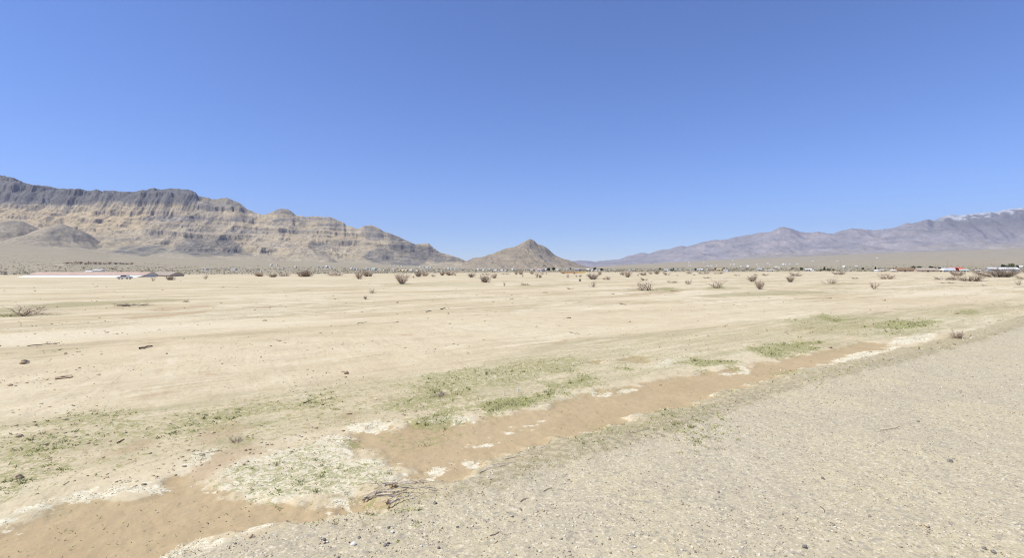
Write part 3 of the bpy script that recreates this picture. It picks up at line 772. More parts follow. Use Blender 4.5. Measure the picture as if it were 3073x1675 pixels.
# shrubs: (left, right, base row, height in px, kind, label or None)
SHRUBS = [
    (1184, 1228, 853, 31, 'upright', 'tallest pinkish-brown bush, bushy and upright, alone on the open plain before the cliff range end'),
    (1067, 1090, 838, 21, 'upright', 'dark-based grey bush just in front of a wider pale bush'),
    (1089, 1121, 830, 16, 'round', 'pale pinkish bush close behind a darker upright bush'),
    (884, 939, 831, 17, 'round', 'widest hazy mauve bush, domed, by itself far off on the plain under the long slopes'),
    (981, 1031, 828, 10, 'low', 'long low hazy bush between the domed mauve bush and the paired grey bushes'),
    (837, 874, 829, 10, 'low', 'faint low mauve bush next to the widest domed bush'),
    (806, 831, 832, 10, 'round', 'small buff bush before a faint mauve bush'),
    (760, 800, 830, 11, 'round', 'pale hazy bush, first of the mauve row after bare ground'),
    (452, 466, 844, 13, 'sparse', 'thin brown bush in front of the join of red and brown roofs'),
    (502, 524, 841, 12, 'round', 'small tan bush just past the end of the long barn'),
    (610, 623, 838, 14, 'sparse', 'lone upright brown bush on bare sand past the long barn'),
    (1243, 1266, 831, 14, 'round', 'mauve bush, leftmost of a merged row behind the tallest bush'),
    (1264, 1288, 829, 15, 'upright', 'tan upright bush at the end of the merged mauve row'),
    (1294, 1308, 831, 8, 'low', 'little flat bush between two hazy bush rows'),
    (1318, 1336, 827, 11, 'round', 'dark grey bush leading the second hazy row under the saddle'),
    (1336, 1366, 827, 13, 'round', 'wide pale bush at the middle of the hazy row under the saddle'),
    (1362, 1372, 828, 9, 'sparse', 'small dark bush closing the hazy row under the saddle'),
    (1237, 1244, 834, 6, 'low', 'tiny brown tuft just behind the tallest bush'),
    (1403, 1427, 833, 13, 'upright', 'grey fan-shaped bush below the saddle, left of two near bushes'),
    (1444, 1471, 848, 19, 'round', 'round grey-brown bush, nearest one below the pyramid hill'),
    (1472, 1493, 836, 15, 'upright', 'upright grey bush close behind the round bush below the pyramid hill'),
    (1543, 1554, 824, 8, 'round', 'small dark bush, left of a touching pair at the plain edge under the pyramid hill'),
    (1556, 1569, 824, 10, 'round', 'paler taller bush of a touching pair at the plain edge under the pyramid hill'),
    (1565, 1571, 831, 6, 'low', 'tiny dark tuft on sand under the pyramid peak'),
    (1591, 1603, 823, 8, 'round', 'small dark bush directly under the pyramid peak'),
    (1605, 1617, 834, 16, 'sparse', 'spiky taller bush of a close pair under the pyramid peak'),
    (1614, 1627, 834, 9, 'upright', 'short rounded bush right against a spiky taller one'),
    (1620, 1633, 823, 5, 'low', 'flat grey bush behind the spiky pair'),
    (1637, 1642, 823, 4, 'round', 'tiny dark dot of a bush beside a flat grey one'),
    (1685, 1698, 822, 8, 'upright', 'brown bush at the left end of the orange wall'),
    (1699, 1709, 834, 13, 'sparse', 'one-sided leaning bush in front of the orange wall'),
    (1719, 1726, 823, 8, 'upright', 'slim brown bush against the middle of the orange wall'),
    (1726, 1735, 832, 9, 'sparse', 'thin tuft, left of two before the orange wall'),
    (1734, 1746, 832, 8, 'sparse', 'low spiky tuft, right of two before the orange wall'),
    (1736, 1744, 845, 8, 'round', 'small brown ball of a bush on open sand before the orange wall'),
    (1758, 1799, 839, 17, 'upright', 'wide pale fan-shaped bush right of the orange wall'),
    (1767, 1788, 862, 18, 'dead', 'bare V-shaped thorny bush, nearest one right of the pyramid hill'),
    (1793, 1805, 826, 11, 'upright', 'reddish-brown bush behind the wide pale fan-shaped bush'),
    (1806, 1819, 840, 7, 'low', 'low dark clump, left of a pair beside the wide pale bush'),
    (1818, 1832, 840, 10, 'upright', 'taller clump of a pair beside the wide pale bush'),
    (1860, 1875, 826, 9, 'round', 'pinkish bush half hidden behind the goblet-shaped bush'),
    (1870, 1895, 832, 18, 'upright', 'goblet-shaped brown bush below the far gap in the mountains'),
    (1911, 1918, 828, 5, 'sparse', 'tiny tuft before the twin brown bushes'),
    (1920, 1942, 827, 9, 'round', 'grey bush right of the goblet-shaped bush'),
    (1947, 1960, 823, 6, 'round', 'small pinkish bush on the plain edge before a rounder one'),
    (1963, 1981, 823, 10, 'round', 'round tan bush at the plain edge before the trees'),
    (1989, 2012, 826, 9, 'low', 'spread-out pinkish bush in front of the grey and white house'),
    (2030, 2036, 828, 3, 'round', 'tiny dark bush dot alone on bright sand under the low ridge end'),
    (2058, 2081, 822, 5, 'low', 'long flat bush smear on the plain edge under the low ridge end'),
    (2081, 2087, 827, 3, 'round', 'tiny tuft by itself past the long flat bush smear'),
    (2095, 2130, 822, 6, 'low', 'low pinkish brush strip before the long white shed'),
    (2140, 2170, 822, 6, 'low', 'low pinkish brush strip before the yellow-tan house'),
    (1922, 1944, 842, 7, 'low', 'low pale twig clump on open sand behind the big dead brush'),
    (2000, 2016, 849, 9, 'dead', 'dark dead tuft at the left end of a low brush line'),
    (2014, 2034, 849, 6, 'low', 'flat end of a low brush line on the sand'),
    (2054, 2076, 854, 13, 'sparse', 'thin see-through bush on an olive mound'),
    (2110, 2131, 835, 5, 'low', 'scattered low twigs far out on pale sand'),
    (1892, 1988, 871, 24, 'dead', 'broad grey dead brush with two long arms raised'),
    (2126, 2180, 865, 27, 'dead', 'bare forked bush with green grass at its foot'),
    (2204, 2222, 828, 5, 'low', 'flat brown mound of a bush under the ridge before the peak'),
    (2262, 2273, 827, 6, 'sparse', 'small spiky tuft behind the two dark near bushes'),
    (2244, 2272, 846, 17, 'upright', 'dark bush split in two clumps, further of two near bushes'),
    (2268, 2295, 868, 26, 'upright', 'big brown bush leaning with a dark right side, nearest under the rounded peak'),
    (2286, 2311, 828, 7, 'sparse', 'thin twiggy bush with stray shoots on the far plain under the peak'),
    (2361, 2383, 847, 18, 'upright', 'upright pinkish bush alone right of the two near bushes'),
    (2369, 2404, 829, 10, 'low', 'bush with a long low tail, behind the upright pinkish one'),
    (2468, 2514, 852, 18, 'dead', 'dark grey bush of three clumps on an olive patch'),
    (2499, 2531, 825, 9, 'round', 'dome-shaped tan bush at the plain edge under the middle ridge'),
    (2642, 2684, 838, 13, 'low', 'spiky dome-shaped grey-green bush on bright sand'),
    (2606, 2640, 868, 20, 'sparse', 'bare spreading bush, nearest one under the middle ridge'),
    (2556, 2575, 837, 4, 'low', 'faint low twigs between the dome-shaped and spiky bushes'),
    (2857, 2891, 828, 14, 'round', 'round grey bush in front of the red-roofed house'),
    (2803, 2868, 840, 10, 'low', 'long low twiggy bush before the round grey bush'),
    (2878, 2954, 844, 17, 'low', 'broad grey bush, second widest before the white-roofed house'),
    (2942, 3046, 832, 24, 'round', 'largest dark tangled thicket hiding the foot of the white-roofed house'),
    (3049, 3066, 856, 15, 'sparse', 'small brown bush alone at the far end before the snowy ridge'),
    (2945, 2958, 859, 5, 'sparse', 'tiny twig tuft on open sand below the broad grey bush'),
    (2820, 2866, 850, 4, 'low', 'flat dead twigs on a dark soil line below the long low bush'),
    (3055, 3090, 838, 9, 'low', 'low bush cut by the picture edge beyond the dark thicket'),
    (1093, 1101, 898, 9, 'round', 'small round reddish tumbleweed by itself on mid plain'),
    (1106, 1128, 880, 13, 'dead', 'little forked dead twig bush standing above the round tumbleweed'),
    (1560, 1594, 856, 6, 'low', 'flat dark dead brush lying on an olive streak below the pyramid hill'),
    (1509, 1516, 860, 15, 'sparse', 'single thin dead stalk standing before the pyramid hill'),
    (355, 438, 918, 7, 'low', 'flat strip of dead twigs on the olive streak before the long barn'),
    (548, 566, 908, 7, 'low', 'small low twig tuft past the flat strip of dead twigs'),
    (-10, 150, 944, 27, 'dead', 'grey heap of dead branches with two forks up, on green grass at the picture edge'),
    (2856, 2884, 1022, 20, 'round', 'reddish dry tumbleweed at the edge of the gravel verge'),
    (690, 728, 1327, 16, 'low', 'low dark dead weed beside the wash, on tan soil'),
    (1300, 1345, 1190, 12, 'low', 'small ashy weed among sparse green sprouts, before the greenest patch'),
    (1700, 1722, 868, 4, 'low', 'faint flat twigs on sand, left of the bare V-shaped bush'),
    (1440, 1474, 825, 4, 'low', 'thin flat brush line on the plain edge under the hill foot'),
    (1502, 1530, 824, 3, 'low', 'faint brush smear on the plain edge left of the touching pair'),
    (2640, 2662, 826, 4, 'low', 'low scrub tuft before the white sheds under the middle ridge'),
]


def build_shrubs():
    cnt = {}
    for (x0, x1, yb, h, kind, label) in SHRUBS:
        px = (x0 + x1) / 2
        x, y, z = P3(px, yb)
        w = (x1 - x0) / F * y * 1.08; hh = h / F * y * 1.12
        cnt[kind] = cnt.get(kind, -1) + 1
        a, b = shrub_mesh(kind, cnt[kind] % 4)
        nm = 'tumbleweed' if 'tumbleweed' in label else 'dead_branches' if 'heap of dead' in label else 'weed' if ' weed' in label else 'bush'
        o = bpy.data.objects.new(nm, None); COL.objects.link(o)
        o.empty_display_size = .2
        o.location = (x, y, z - .01); o.rotation_euler = (0, 0, random.uniform(0, 6.28) if kind != 'dead' else random.choice((0, 3.14)) + random.uniform(-.3, .3))
        dep = min(w, max(hh * 2.2, w * .55)) if kind in ('dead', 'low') else w
        o.scale = (w, dep if kind == 'dead' else w, hh)
        tag(o, label, {'tumbleweed': 'tumbleweed', 'dead_branches': 'branches', 'weed': 'weed', 'bush': 'bush'}[nm], 'dry bushes scattered over the plain')
        link('stems', a, o); link('twigs', b, o)


# ------------------------------------------------------------------ buildings
def box_arr(x0, x1, y0, y1, z0, z1):
    v = [(x0, y0, z0), (x1, y0, z0), (x1, y1, z0), (x0, y1, z0), (x0, y0, z1), (x1, y0, z1), (x1, y1, z1), (x0, y1, z1)]
    f = [(0, 3, 2, 1), (4, 5, 6, 7), (0, 1, 5, 4), (1, 2, 6, 5), (2, 3, 7, 6), (3, 0, 4, 7)]
    return v, f


def poly_mesh(name, parts, mats):
    """parts: list of (verts, faces, material index)"""
    V = []; Fc = []; mi = []
    for v, f, k in parts:
        b = len(V); V += list(v); Fc += [tuple(i + b for i in q) for q in f]; mi += [k] * len(f)
    me = bpy.data.meshes.new(name); me.from_pydata(V, [], Fc)
    for m in mats: me.materials.append(m)
    for p, k in zip(me.polygons, mi): p.material_index = k
    me.update()
    return me


def gable(w, d, h, rise, over=.3, axis='x', thick=.16):
    """closed gable roof sitting on height h, ridge along x or y"""
    if axis == 'y': w, d = d, w
    X = w / 2 + over; Y = d / 2 + over; zl = h - rise * over / (d / 2) + .012
    v = []
    for sx in (-X, X): v += [(sx, -Y, zl), (sx, 0, h + rise + .012), (sx, Y, zl), (sx, Y, zl + thick), (sx, 0, h + rise + thick), (sx, -Y, zl + thick)]
    f = [(0, 1, 2, 3, 4, 5), (11, 10, 9, 8, 7, 6), (0, 6, 7, 1), (1, 7, 8, 2), (2, 8, 9, 3), (3, 9, 10, 4), (4, 10, 11, 5), (5, 11, 6, 0)]
    if axis == 'y':
        v = [(b, -a, c) for a, b, c in v]
    return v, f


def gable_walls(w, d, h, rise, axis='x'):
    a, b = (w, d) if axis == 'x' else (d, w)
    v = [(-a / 2, -b / 2, -.6), (a / 2, -b / 2, -.6), (a / 2, b / 2, -.6), (-a / 2, b / 2, -.6), (-a / 2, -b / 2, h), (a / 2, -b / 2, h), (a / 2, b / 2, h), (-a / 2, b / 2, h), (-a / 2, 0, h + rise), (a / 2, 0, h + rise)]
    f = [(0, 1, 5, 4), (2, 3, 7, 6), (1, 2, 6, 9, 5), (3, 0, 4, 8, 7), (3, 2, 1, 0)]
    if axis == 'y': v = [(q, -p, r) for p, q, r in v]
    return v, f


ORD = ['first', 'second', 'third', 'fourth', 'fifth', 'sixth', 'seventh', 'eighth', 'ninth', 'tenth', 'eleventh', 'twelfth', 'thirteenth', 'fourteenth', 'fifteenth',
       'sixteenth', 'seventeenth', 'eighteenth', 'nineteenth', 'twentieth']
ZONES = [(560, 'under dark cliffs'), (860, 'under layered cliffs'), (1045, 'by dark foothill'), (1245, 'under cliff-range end'), (1420, 'under saddle'), (1600, 'under long hill slope'),
         (1760, 'under steep hill slope'), (1990, 'under blue gap'), (2200, 'under low ridge end'), (2440, 'under rounded peak'), (2700, 'under middle ridge'), (9999, 'under snowy crest')]


def zone(px):
    for a, s in ZONES:
        if px < a: return s


# (left, right, top row, base row, wall, roof, form)
HOUSES = [
    (614, 626, 806, 811, 'white', 'white', 'shed'), (688, 717, 806, 812, 'white', 'white', 'trailer'), (731, 740, 805, 808, 'white', 'white', 'trailer'),
    (782, 786, 813, 818, 'white', 'white', 'shed'), (809, 820, 793, 798, 'cream', 'white', 'house'), (830, 834, 793, 798, 'cream', 'cream', 'shed'),
    (830, 842, 805, 809, 'cream', 'white', 'trailer'), (846, 851, 804, 809, 'white', 'white', 'shed'), (869, 874, 808, 811, 'white', 'white', 'shed'),
    (881, 893, 799, 804, 'cream', 'cream', 'trailer'), (951, 960, 799, 803, 'grey', 'grey', 'house'), (962, 972, 800, 804, 'white', 'grey', 'house'),
    (975, 986, 798, 804, 'grey', 'white', 'house'), (987, 996, 799, 805, 'white', 'grey', 'house'), (992, 997, 804, 809, 'white', 'white', 'shed'),
    (1050, 1058, 804, 808, 'white', 'white', 'house'), (1061, 1067, 804, 810, 'white', 'grey', 'house'), (1068, 1076, 806, 811, 'white', 'blue', 'house'),
    (1094, 1107, 806, 811, 'white', 'blue', 'house'), (1109, 1113, 807, 811, 'white', 'white', 'shed'), (1115, 1131, 805, 812, 'white', 'green', 'house'),
    (1136, 1146, 808, 811, 'cream', 'white', 'trailer'), (1150, 1154, 811, 815, 'white', 'white', 'shed'), (1169, 1189, 809, 814, 'cream', 'white', 'trailer'),
    (1192, 1204, 810, 815, 'yellow', 'tan', 'house'), (1205, 1213, 810, 815, 'yellow', 'cream', 'house'), (1215, 1224, 810, 815, 'yellow', 'cream', 'shed'),
    (1228, 1240, 809, 814, 'cream', 'white', 'house'), (1247, 1257, 810, 814, 'cream', 'cream', 'trailer'), (1271, 1288, 810, 815, 'cream', 'grey', 'trailer'),
    (1170, 1174, 796, 799, 'white', 'white', 'shed'), (1182, 1186, 796, 799, 'white', 'white', 'shed'), (1194, 1199, 797, 800, 'white', 'white', 'shed'),
    (1204, 1209, 797, 800, 'white', 'white', 'shed'), (1242, 1247, 799, 801, 'white', 'grey', 'shed'), (1256, 1266, 799, 803, 'white', 'white', 'trailer'),
    (1266, 1275, 800, 804, 'grey', 'grey', 'trailer'), (1277, 1288, 800, 804, 'white', 'white', 'trailer'), (1291, 1295, 801, 805, 'white', 'white', 'shed'),
    (1323, 1330, 811, 815, 'white', 'cream', 'shed'), (1331, 1336, 805, 808, 'white', 'white', 'shed'), (1342, 1349, 804, 809, 'white', 'green', 'house'),
    (1352, 1358, 805, 809, 'white', 'white', 'shed'), (1364, 1369, 805, 810, 'white', 'white', 'house'), (1383, 1395, 806, 810, 'white', 'grey', 'trailer'),
    (1364, 1370, 811, 814, 'white', 'white', 'shed'), (1430, 1439, 808, 812, 'white', 'white', 'house'), (1440, 1446, 809, 812, 'white', 'grey', 'shed'),
    (1447, 1457, 809, 813, 'white', 'white', 'house'), (1457, 1462, 812, 815, 'yellow', 'white', 'shed'), (1465, 1475, 808, 812, 'white', 'green', 'house'),
    (1477, 1484, 809, 812, 'white', 'white', 'shed'), (1483, 1492, 810, 814, 'white', 'white', 'house'), (1493, 1501, 811, 814, 'white', 'grey', 'trailer'),
    (1502, 1512, 809, 813, 'white', 'white', 'house'), (1514, 1521, 811, 814, 'white', 'white', 'shed'), (1535, 1543, 805, 811, 'white', 'white', 'house'),
    (1565, 1586, 809, 813, 'cream', 'tan', 'trailer'), (1592, 1602, 808, 813, 'white', 'white', 'trailer'), (1609, 1636, 807, 815, 'white', 'pink', 'house'),
    (1636, 1642, 806, 811, 'white', 'white', 'house'), (1652, 1657, 808, 811, 'cream', 'green', 'shed'), (1668, 1678, 808, 813, 'cream', 'cream', 'house'),
    (1690, 1696, 809, 812, 'cream', 'grey', 'shed'), (1699, 1712, 808, 813, 'white', 'blue', 'trailer'), (1725, 1744, 808, 814, 'grey', 'grey', 'shed'),
    (1760, 1771, 807, 812, 'white', 'white', 'house'), (1774, 1782, 809, 814, 'white', 'white', 'shed'), (1786, 1794, 809, 814, 'white', 'grey', 'house'),
    (1796, 1803, 810, 814, 'white', 'white', 'trailer'), (1827, 1831, 810, 813, 'cream', 'white', 'shed'), (1844, 1849, 811, 814, 'tan', 'grey', 'shed'),
    (1875, 1880, 811, 814, 'cream', 'white', 'shed'), (1889, 1895, 809, 812, 'white', 'white', 'shed'), (1896, 1908, 809, 812, 'white', 'white', 'trailer'),
    (1914, 1926, 810, 813, 'tan', 'tan', 'house'), (1956, 1964, 808, 812, 'white', 'pink', 'house'), (1994, 2006, 808, 815, 'grey', 'grey', 'house'),
    (2002, 2011, 812, 816, 'white', 'white', 'trailer'), (2024, 2031, 808, 812, 'white', 'green', 'house'), (2040, 2044, 809, 813, 'white', 'white', 'shed'),
    (2066, 2076, 809, 812, 'cream', 'grey', 'trailer'), (2080, 2086, 810, 813, 'white', 'grey', 'shed'), (2091, 2112, 808, 813, 'white', 'white', 'barn'),
    (2117, 2127, 809, 813, 'white', 'cream', 'trailer'), (2130, 2142, 809, 813, 'tan', 'brown', 'house'), (2150, 2169, 806, 813, 'yellow', 'tan', 'house'),
    (2170, 2179, 809, 814, 'white', 'white', 'trailer'), (2179, 2186, 810, 815, 'white', 'grey', 'shed'), (2220, 2235, 809, 812, 'cream', 'white', 'trailer'),
    (2272, 2286, 806, 814, 'white', 'grey', 'house'), (2294, 2308, 810, 814, 'white', 'cream', 'trailer'), (2308, 2324, 810, 815, 'white', 'white', 'trailer'),
    (2379, 2386, 808, 813, 'cream', 'tan', 'house'), (2417, 2437, 807, 813, 'white', 'white', 'barn'), (2432, 2443, 811, 815, 'white', 'white', 'trailer'),
    (2505, 2518, 810, 813, 'cream', 'tan', 'trailer'), (2527, 2550, 810, 813, 'white', 'cream', 'trailer'), (2624, 2634, 810, 816, 'white', 'white', 'house'),
    (2636, 2652, 810, 815, 'white', 'white', 'trailer'), (2674, 2689, 810, 816, 'white', 'cream', 'house'),
    (2066, 2070, 796, 799, 'white', 'white', 'shed'), (2072, 2076, 796, 799, 'white', 'white', 'shed'), (2065, 2072, 787, 789, 'white', 'white', 'trailer'),
    (2111, 2115, 786, 789, 'white', 'white', 'shed'), (2121, 2128, 797, 800, 'white', 'white', 'trailer'), (2130, 2140, 797, 800, 'white', 'white', 'trailer'),
    (2150, 2154, 796, 799, 'white', 'white', 'shed'), (2160, 2164, 796, 798, 'white', 'grey', 'shed'), (2190, 2196, 792, 795, 'white', 'white', 'trailer'),
    (2199, 2208, 792, 795, 'white', 'white', 'trailer'), (2197, 2201, 781, 784, 'white', 'white', 'shed'), (2241, 2249, 798, 802, 'white', 'white', 'house'),
    (2222, 2227, 798, 801, 'white', 'white', 'shed'), (2240, 2248, 794, 796, 'white', 'grey', 'trailer'), (2268, 2274, 793, 796, 'white', 'white', 'shed'),
    (2272, 2281, 800, 802, 'white', 'cream', 'trailer'), (2287, 2295, 800, 803, 'white', 'blue', 'trailer'), (2301, 2309, 789, 791, 'white', 'white', 'trailer'),
    (2309, 2313, 794, 797, 'white', 'white', 'shed'), (2325, 2333, 800, 804, 'white', 'white', 'house'), (2334, 2341, 801, 804, 'white', 'cream', 'trailer'),
    (2347, 2355, 791, 795, 'white', 'white', 'house'), (2356, 2360, 792, 795, 'white', 'white', 'shed'), (2368, 2373, 791, 794, 'white', 'white', 'shed'),
    (2388, 2399, 791, 793, 'white', 'white', 'trailer'), (2367, 2372, 803, 805, 'white', 'cream', 'shed'), (2436, 2442, 782, 785, 'white', 'white', 'shed'),
    (2529, 2537, 798, 803, 'white', 'white', 'house'), (2565, 2575, 797, 800, 'white', 'white', 'trailer'), (2511, 2516, 782, 785, 'white', 'white', 'shed'),
    (2630, 2635, 773, 776, 'white', 'white', 'shed'),
    (2882, 2901, 809, 816, 'cream', 'green', 'house'), (2902, 2908, 811, 816, 'white', 'white', 'shed'), (2929, 2942, 811, 817, 'white', 'white', 'trailer'),
    (2808, 2830, 808, 816, 'cream', 'cream', 'house'), (3057, 3068, 798, 804, 'white', 'white', 'house'), (3044, 3062, 812, 816, 'white', 'cream', 'trailer'),
    (0, 22, 814, 818, 'cream', 'tan', 'house'),
]


def house(name, w, d, h, rise, wall, roof, loc, rz, form, detail):
    """detail: root Empty with wall, roof, door and windows; else one small mesh"""
    axis = 'x'
    if not detail:
        me = poly_mesh(name, [(*gable_walls(w, d, h, rise), 0), (*gable(w, d, h, rise, .2), 1)], [M['wall_' + wall], M['roof_' + roof]])
        o = link(name, me); o.location = loc; o.rotation_euler = (0, 0, rz); return o
    o = bpy.data.objects.new(name, None); COL.objects.link(o); o.location = loc; o.rotation_euler = (0, 0, rz)
    link('wall', poly_mesh('wall', [(*gable_walls(w, d, h, rise), 0)], [M['wall_' + wall]]), o)
    link('roof', poly_mesh('roof', [(*gable(w, d, h, rise, .35), 0)], [M['roof_' + roof]]), o)
    nwin = max(1, int(w / 4.5)); spots = np.linspace(-w / 2, w / 2, nwin + 3)[1:-1]
    for k, sx in enumerate(spots):
        if k == len(spots) // 2:
            link('door', poly_mesh('door', [(*box_arr(sx - .5, sx + .5, -d / 2 - .05, -d / 2 + .05, 0, min(2.05, h * .85)), 0)], [M['door']]), o)
        else:
            wn = link('window', poly_mesh('window', [(*box_arr(sx - .65, sx + .65, -d / 2 - .04, -d / 2 + .05, h * .38, h * .38 + min(1.1, h * .42)), 0)], [M['trim']]), o)
            link('pane', poly_mesh('pane', [(*box_arr(sx - .56, sx + .56, -d / 2 - .06, -d / 2 - .045, h * .38 + .09, h * .38 + min(1.1, h * .42) - .09), 0)], [M['glass']]), wn)
    return o


def build_houses():
    recs = []
    for (x0, x1, yt, yb, wall, roof, form) in HOUSES:
        px = (x0 + x1) / 2
        x, y, z = P3(px, yb)
        az = math.atan2(x, y)
        k = 1.0
        W = (x1 - x0) / F * y * .88; H = (yb - yt) / F * y
        rise = H * {'house': .36, 'trailer': .12, 'shed': .2, 'barn': .3}[form]
        d = {'house': .6, 'trailer': .28, 'shed': .8, 'barn': .5}[form] * W
        d = max(min(d, 12), H * .8)
        recs.append((px, yb, wall, roof, form, W, d, H - rise, rise, (x, y, z), -random.uniform(.55, .95), (x1 - x0)))
    # wording: colour, form, place, order among its like
    keys = {}
    def key(r):
        wall, roof, form = r[2], r[3], r[4]
        f = {'house': 'house', 'trailer': 'mobile home', 'shed': 'shed', 'barn': 'barn'}[form]
        c = wall + (' ' + f if wall == roof else ' ' + f + ' with ' + roof + ' roof')
        lvl = 'upslope' if r[1] < 805.5 else 'in valley'
        return (c, lvl, zone(r[0]))
    for r in recs: keys.setdefault(key(r), []).append(r[0])
    for v in keys.values(): v.sort()
    for r in recs:
        px, yb, wall, roof, form, W, d, h, rise, loc, rz, wpx = r
        c, lvl, zn = key(r); lst = keys[(c, lvl, zn)]
        pre = 'small ' if wpx < 8 else 'long ' if wpx > 17 else ''
        lab = f'{pre}{c} {lvl} {zn}'
        if len(lst) > 1: lab += f', {ORD[lst.index(px)]} from left'
        nm = {'house': 'house', 'trailer': 'mobile_home', 'shed': 'shed', 'barn': 'barn'}[form]
        o = house(nm, W, d, h, rise, wall, roof, loc, rz, form, wpx >= 12)
        tag(o, lab, {'house': 'house', 'trailer': 'mobile home', 'shed': 'shed', 'barn': 'barn'}[form], 'houses scattered over the valley')


def special_buildings():
    # long low barn: red roof over a white wall, at the edge of the plain
    x0, y0, z0 = P3(283, 831.5)
    S = y0 / F
    L = (454 - 112) * S; hw = 6.2 * S; rf = 8 * S
    o = bpy.data.objects.new('barn', None); COL.objects.link(o); o.location = (x0, y0, z0)
    link('wall', poly_mesh('wall', [(*gable_walls(L, 7, hw, rf), 0)], [M['wall_white']]), o)
    link('roof', poly_mesh('roof', [(*gable(L, 7, hw, rf, .3), 0)], [M['roof_redbrown']]), o)
    lt = [(-L / 2, -8.5, hw * .06), (L / 2, -8.5, hw * .06), (L / 2, -3.9, hw * .93), (-L / 2, -3.9, hw * .93)]
    lt += [(a, b, c - .15) for a, b, c in lt]
    link('added_sun_slope', poly_mesh('added_sun_slope', [(lt, [(0, 1, 2, 3), (7, 6, 5, 4), (0, 4, 5, 1), (1, 5, 6, 2), (2, 6, 7, 3), (3, 7, 4, 0)], 0)], [M['added_sun_slope']]), o)  # added sheet, tilted up to the sun so the barn front shows white
    tag(o, 'very long low barn with a faded red roof over a white front', 'barn')
    x1, y1, z1 = P3(484, 830)
    S = y1 / F
    o = bpy.data.objects.new('shed', None); COL.objects.link(o); o.location = (x1, y1 + 4, z1)
    link('wall', poly_mesh('wall', [(*gable_walls(58 * S, 10, 3.5 * S, 9 * S), 0)], [M['wall_tan']]), o)
    link('roof', poly_mesh('roof', [(*gable(58 * S, 10, 3.5 * S, 9 * S, .25), 0)], [M['roof_taupe']]), o)
    tag(o, 'brown-roofed shed joined onto the end of the long red-roofed barn', 'shed')
    # white tank box and small trailer behind the barn roof
    for a, b, t, bt, nm, lab in ((286, 309, 808.5, 818, 'water_tank', 'white raised box tank showing above the red barn roof'),
                                 (261, 279, 813.5, 818, 'mobile_home', 'small white mobile home just showing behind the red barn roof')):
        x, y, z = P3((a + b) / 2, 822); y2 = y0 + 40
        x = ((a + b) / 2 - CX) / F * y2; S = y2 / F; zt = EYE + (HY - t) * S; zg = float(Gz(x, y2)[0])
        w = (b - a) * S
        o = bpy.data.objects.new(nm, None); COL.objects.link(o); o.location = (x, y2, zg)
        if nm == 'water_tank':
            hh = zt - zg
            link('tank', poly_mesh('tank', [(*gable_walls(w, w * .7, hh - .5, .3), 0), ], [M['wall_white']]), o).data.transform(__import__('mathutils').Matrix.Translation((0, 0, 0)))
            link('roof', poly_mesh('roof', [(*gable(w, w * .7, hh - .5, .35, .25), 0)], [M['roof_white']]), o)
        else:
            hh = zt - zg
            link('wall', poly_mesh('wall', [(*gable_walls(w, 3, hh - .4, .4), 0)], [M['wall_white']]), o)
            link('roof', poly_mesh('roof', [(*gable(w, 3, hh - .4, .4, .2), 0)], [M['roof_white']]), o)
        tag(o, lab, 'tank' if nm == 'water_tank' else 'mobile home')
    # grey car parked in front of the barn
    x, y, z = P3(374, 838)
    car((x, y, z), 38 / F * y, 'low grey car parked before the long white barn wall')
    # orange wall
    x, y, z = P3(1719, 820)
    S = y / F
    o = bpy.data.objects.new('boundary_wall', None); COL.objects.link(o); o.location = (x, y, z)
    w = 74 * S; h = 5.2 * S
    link('panel', poly_mesh('panel', [(*box_arr(-w / 2, w / 2 - 4, -.15, .15, -.5, h * .85), 0)], [M['wall_orange']]), o)
    link('pillar', poly_mesh('pillar', [(*box_arr(w / 2 - 4, w / 2, -.6, .6, -.5, h), 0)], [M['wall_gold']]), o)
    for k in range(9):
        sx = -w / 2 + (w - 4) * k / 9
        link('post', poly_mesh('post', [(*box_arr(sx, sx + .4, -.28, .28, -.5, h * .9), 0)], [M['wall_orange']]), o)
    tag(o, 'long low orange wall on the plain edge under the pyramid hill', 'wall')
    big = [  # near houses below the snowy crest
        (2688, 2736, 804.5, 816, 'tan', 'brown', .5, 'tan house with brown roof, first of the two brown-roofed ones by the trees'),
        (2752, 2807, 805, 816.5, 'tan', 'taupe', .5, 'wide low house with a taupe roof, between dark trees and a pale house'),
        (2829, 2860, 805, 816, 'greyblue', 'greyblue', .55, 'house with a grey-blue roof touching the red-roofed house'),
        (2848, 2884, 803, 815.5, 'red', 'red', .5, 'house with bright red gable roof behind the round grey bush'),
        (2971, 3040, 803, 817, 'blue', 'white', .36, 'long pale blue house with a bright white roof behind the dark thicket'),
    ]
    for a, b, t, bt, wall, roof, rf, lab in big:
        px = (a + b) / 2; x, y, z = P3(px, bt); S = y / F
        W = (b - a) * S; H = (bt - t) * S
        o = house('house', W * .95, min(10, W * .6), H * (1 - rf), H * rf, wall, roof, (x, y, z), -math.atan2(x, y) * .6, 'house', True)
        if roof == 'red':
            link('gable', poly_mesh('gable', [(*gable(W * .4, min(10, W * .6) + 1.2, H * (1 - rf), H * rf * .93, .3, 'y'), 0)], [M['roof_red']]), o)
        if roof == 'taupe':
            link('chimney', poly_mesh('chimney', [(*box_arr(W * .36, W * .36 + 1.0, -1.2, -.2, H * .5, H * 1.02), 0)], [M['roof_brown']]), o)
        tag(o, lab, 'house', 'houses scattered over the valley')


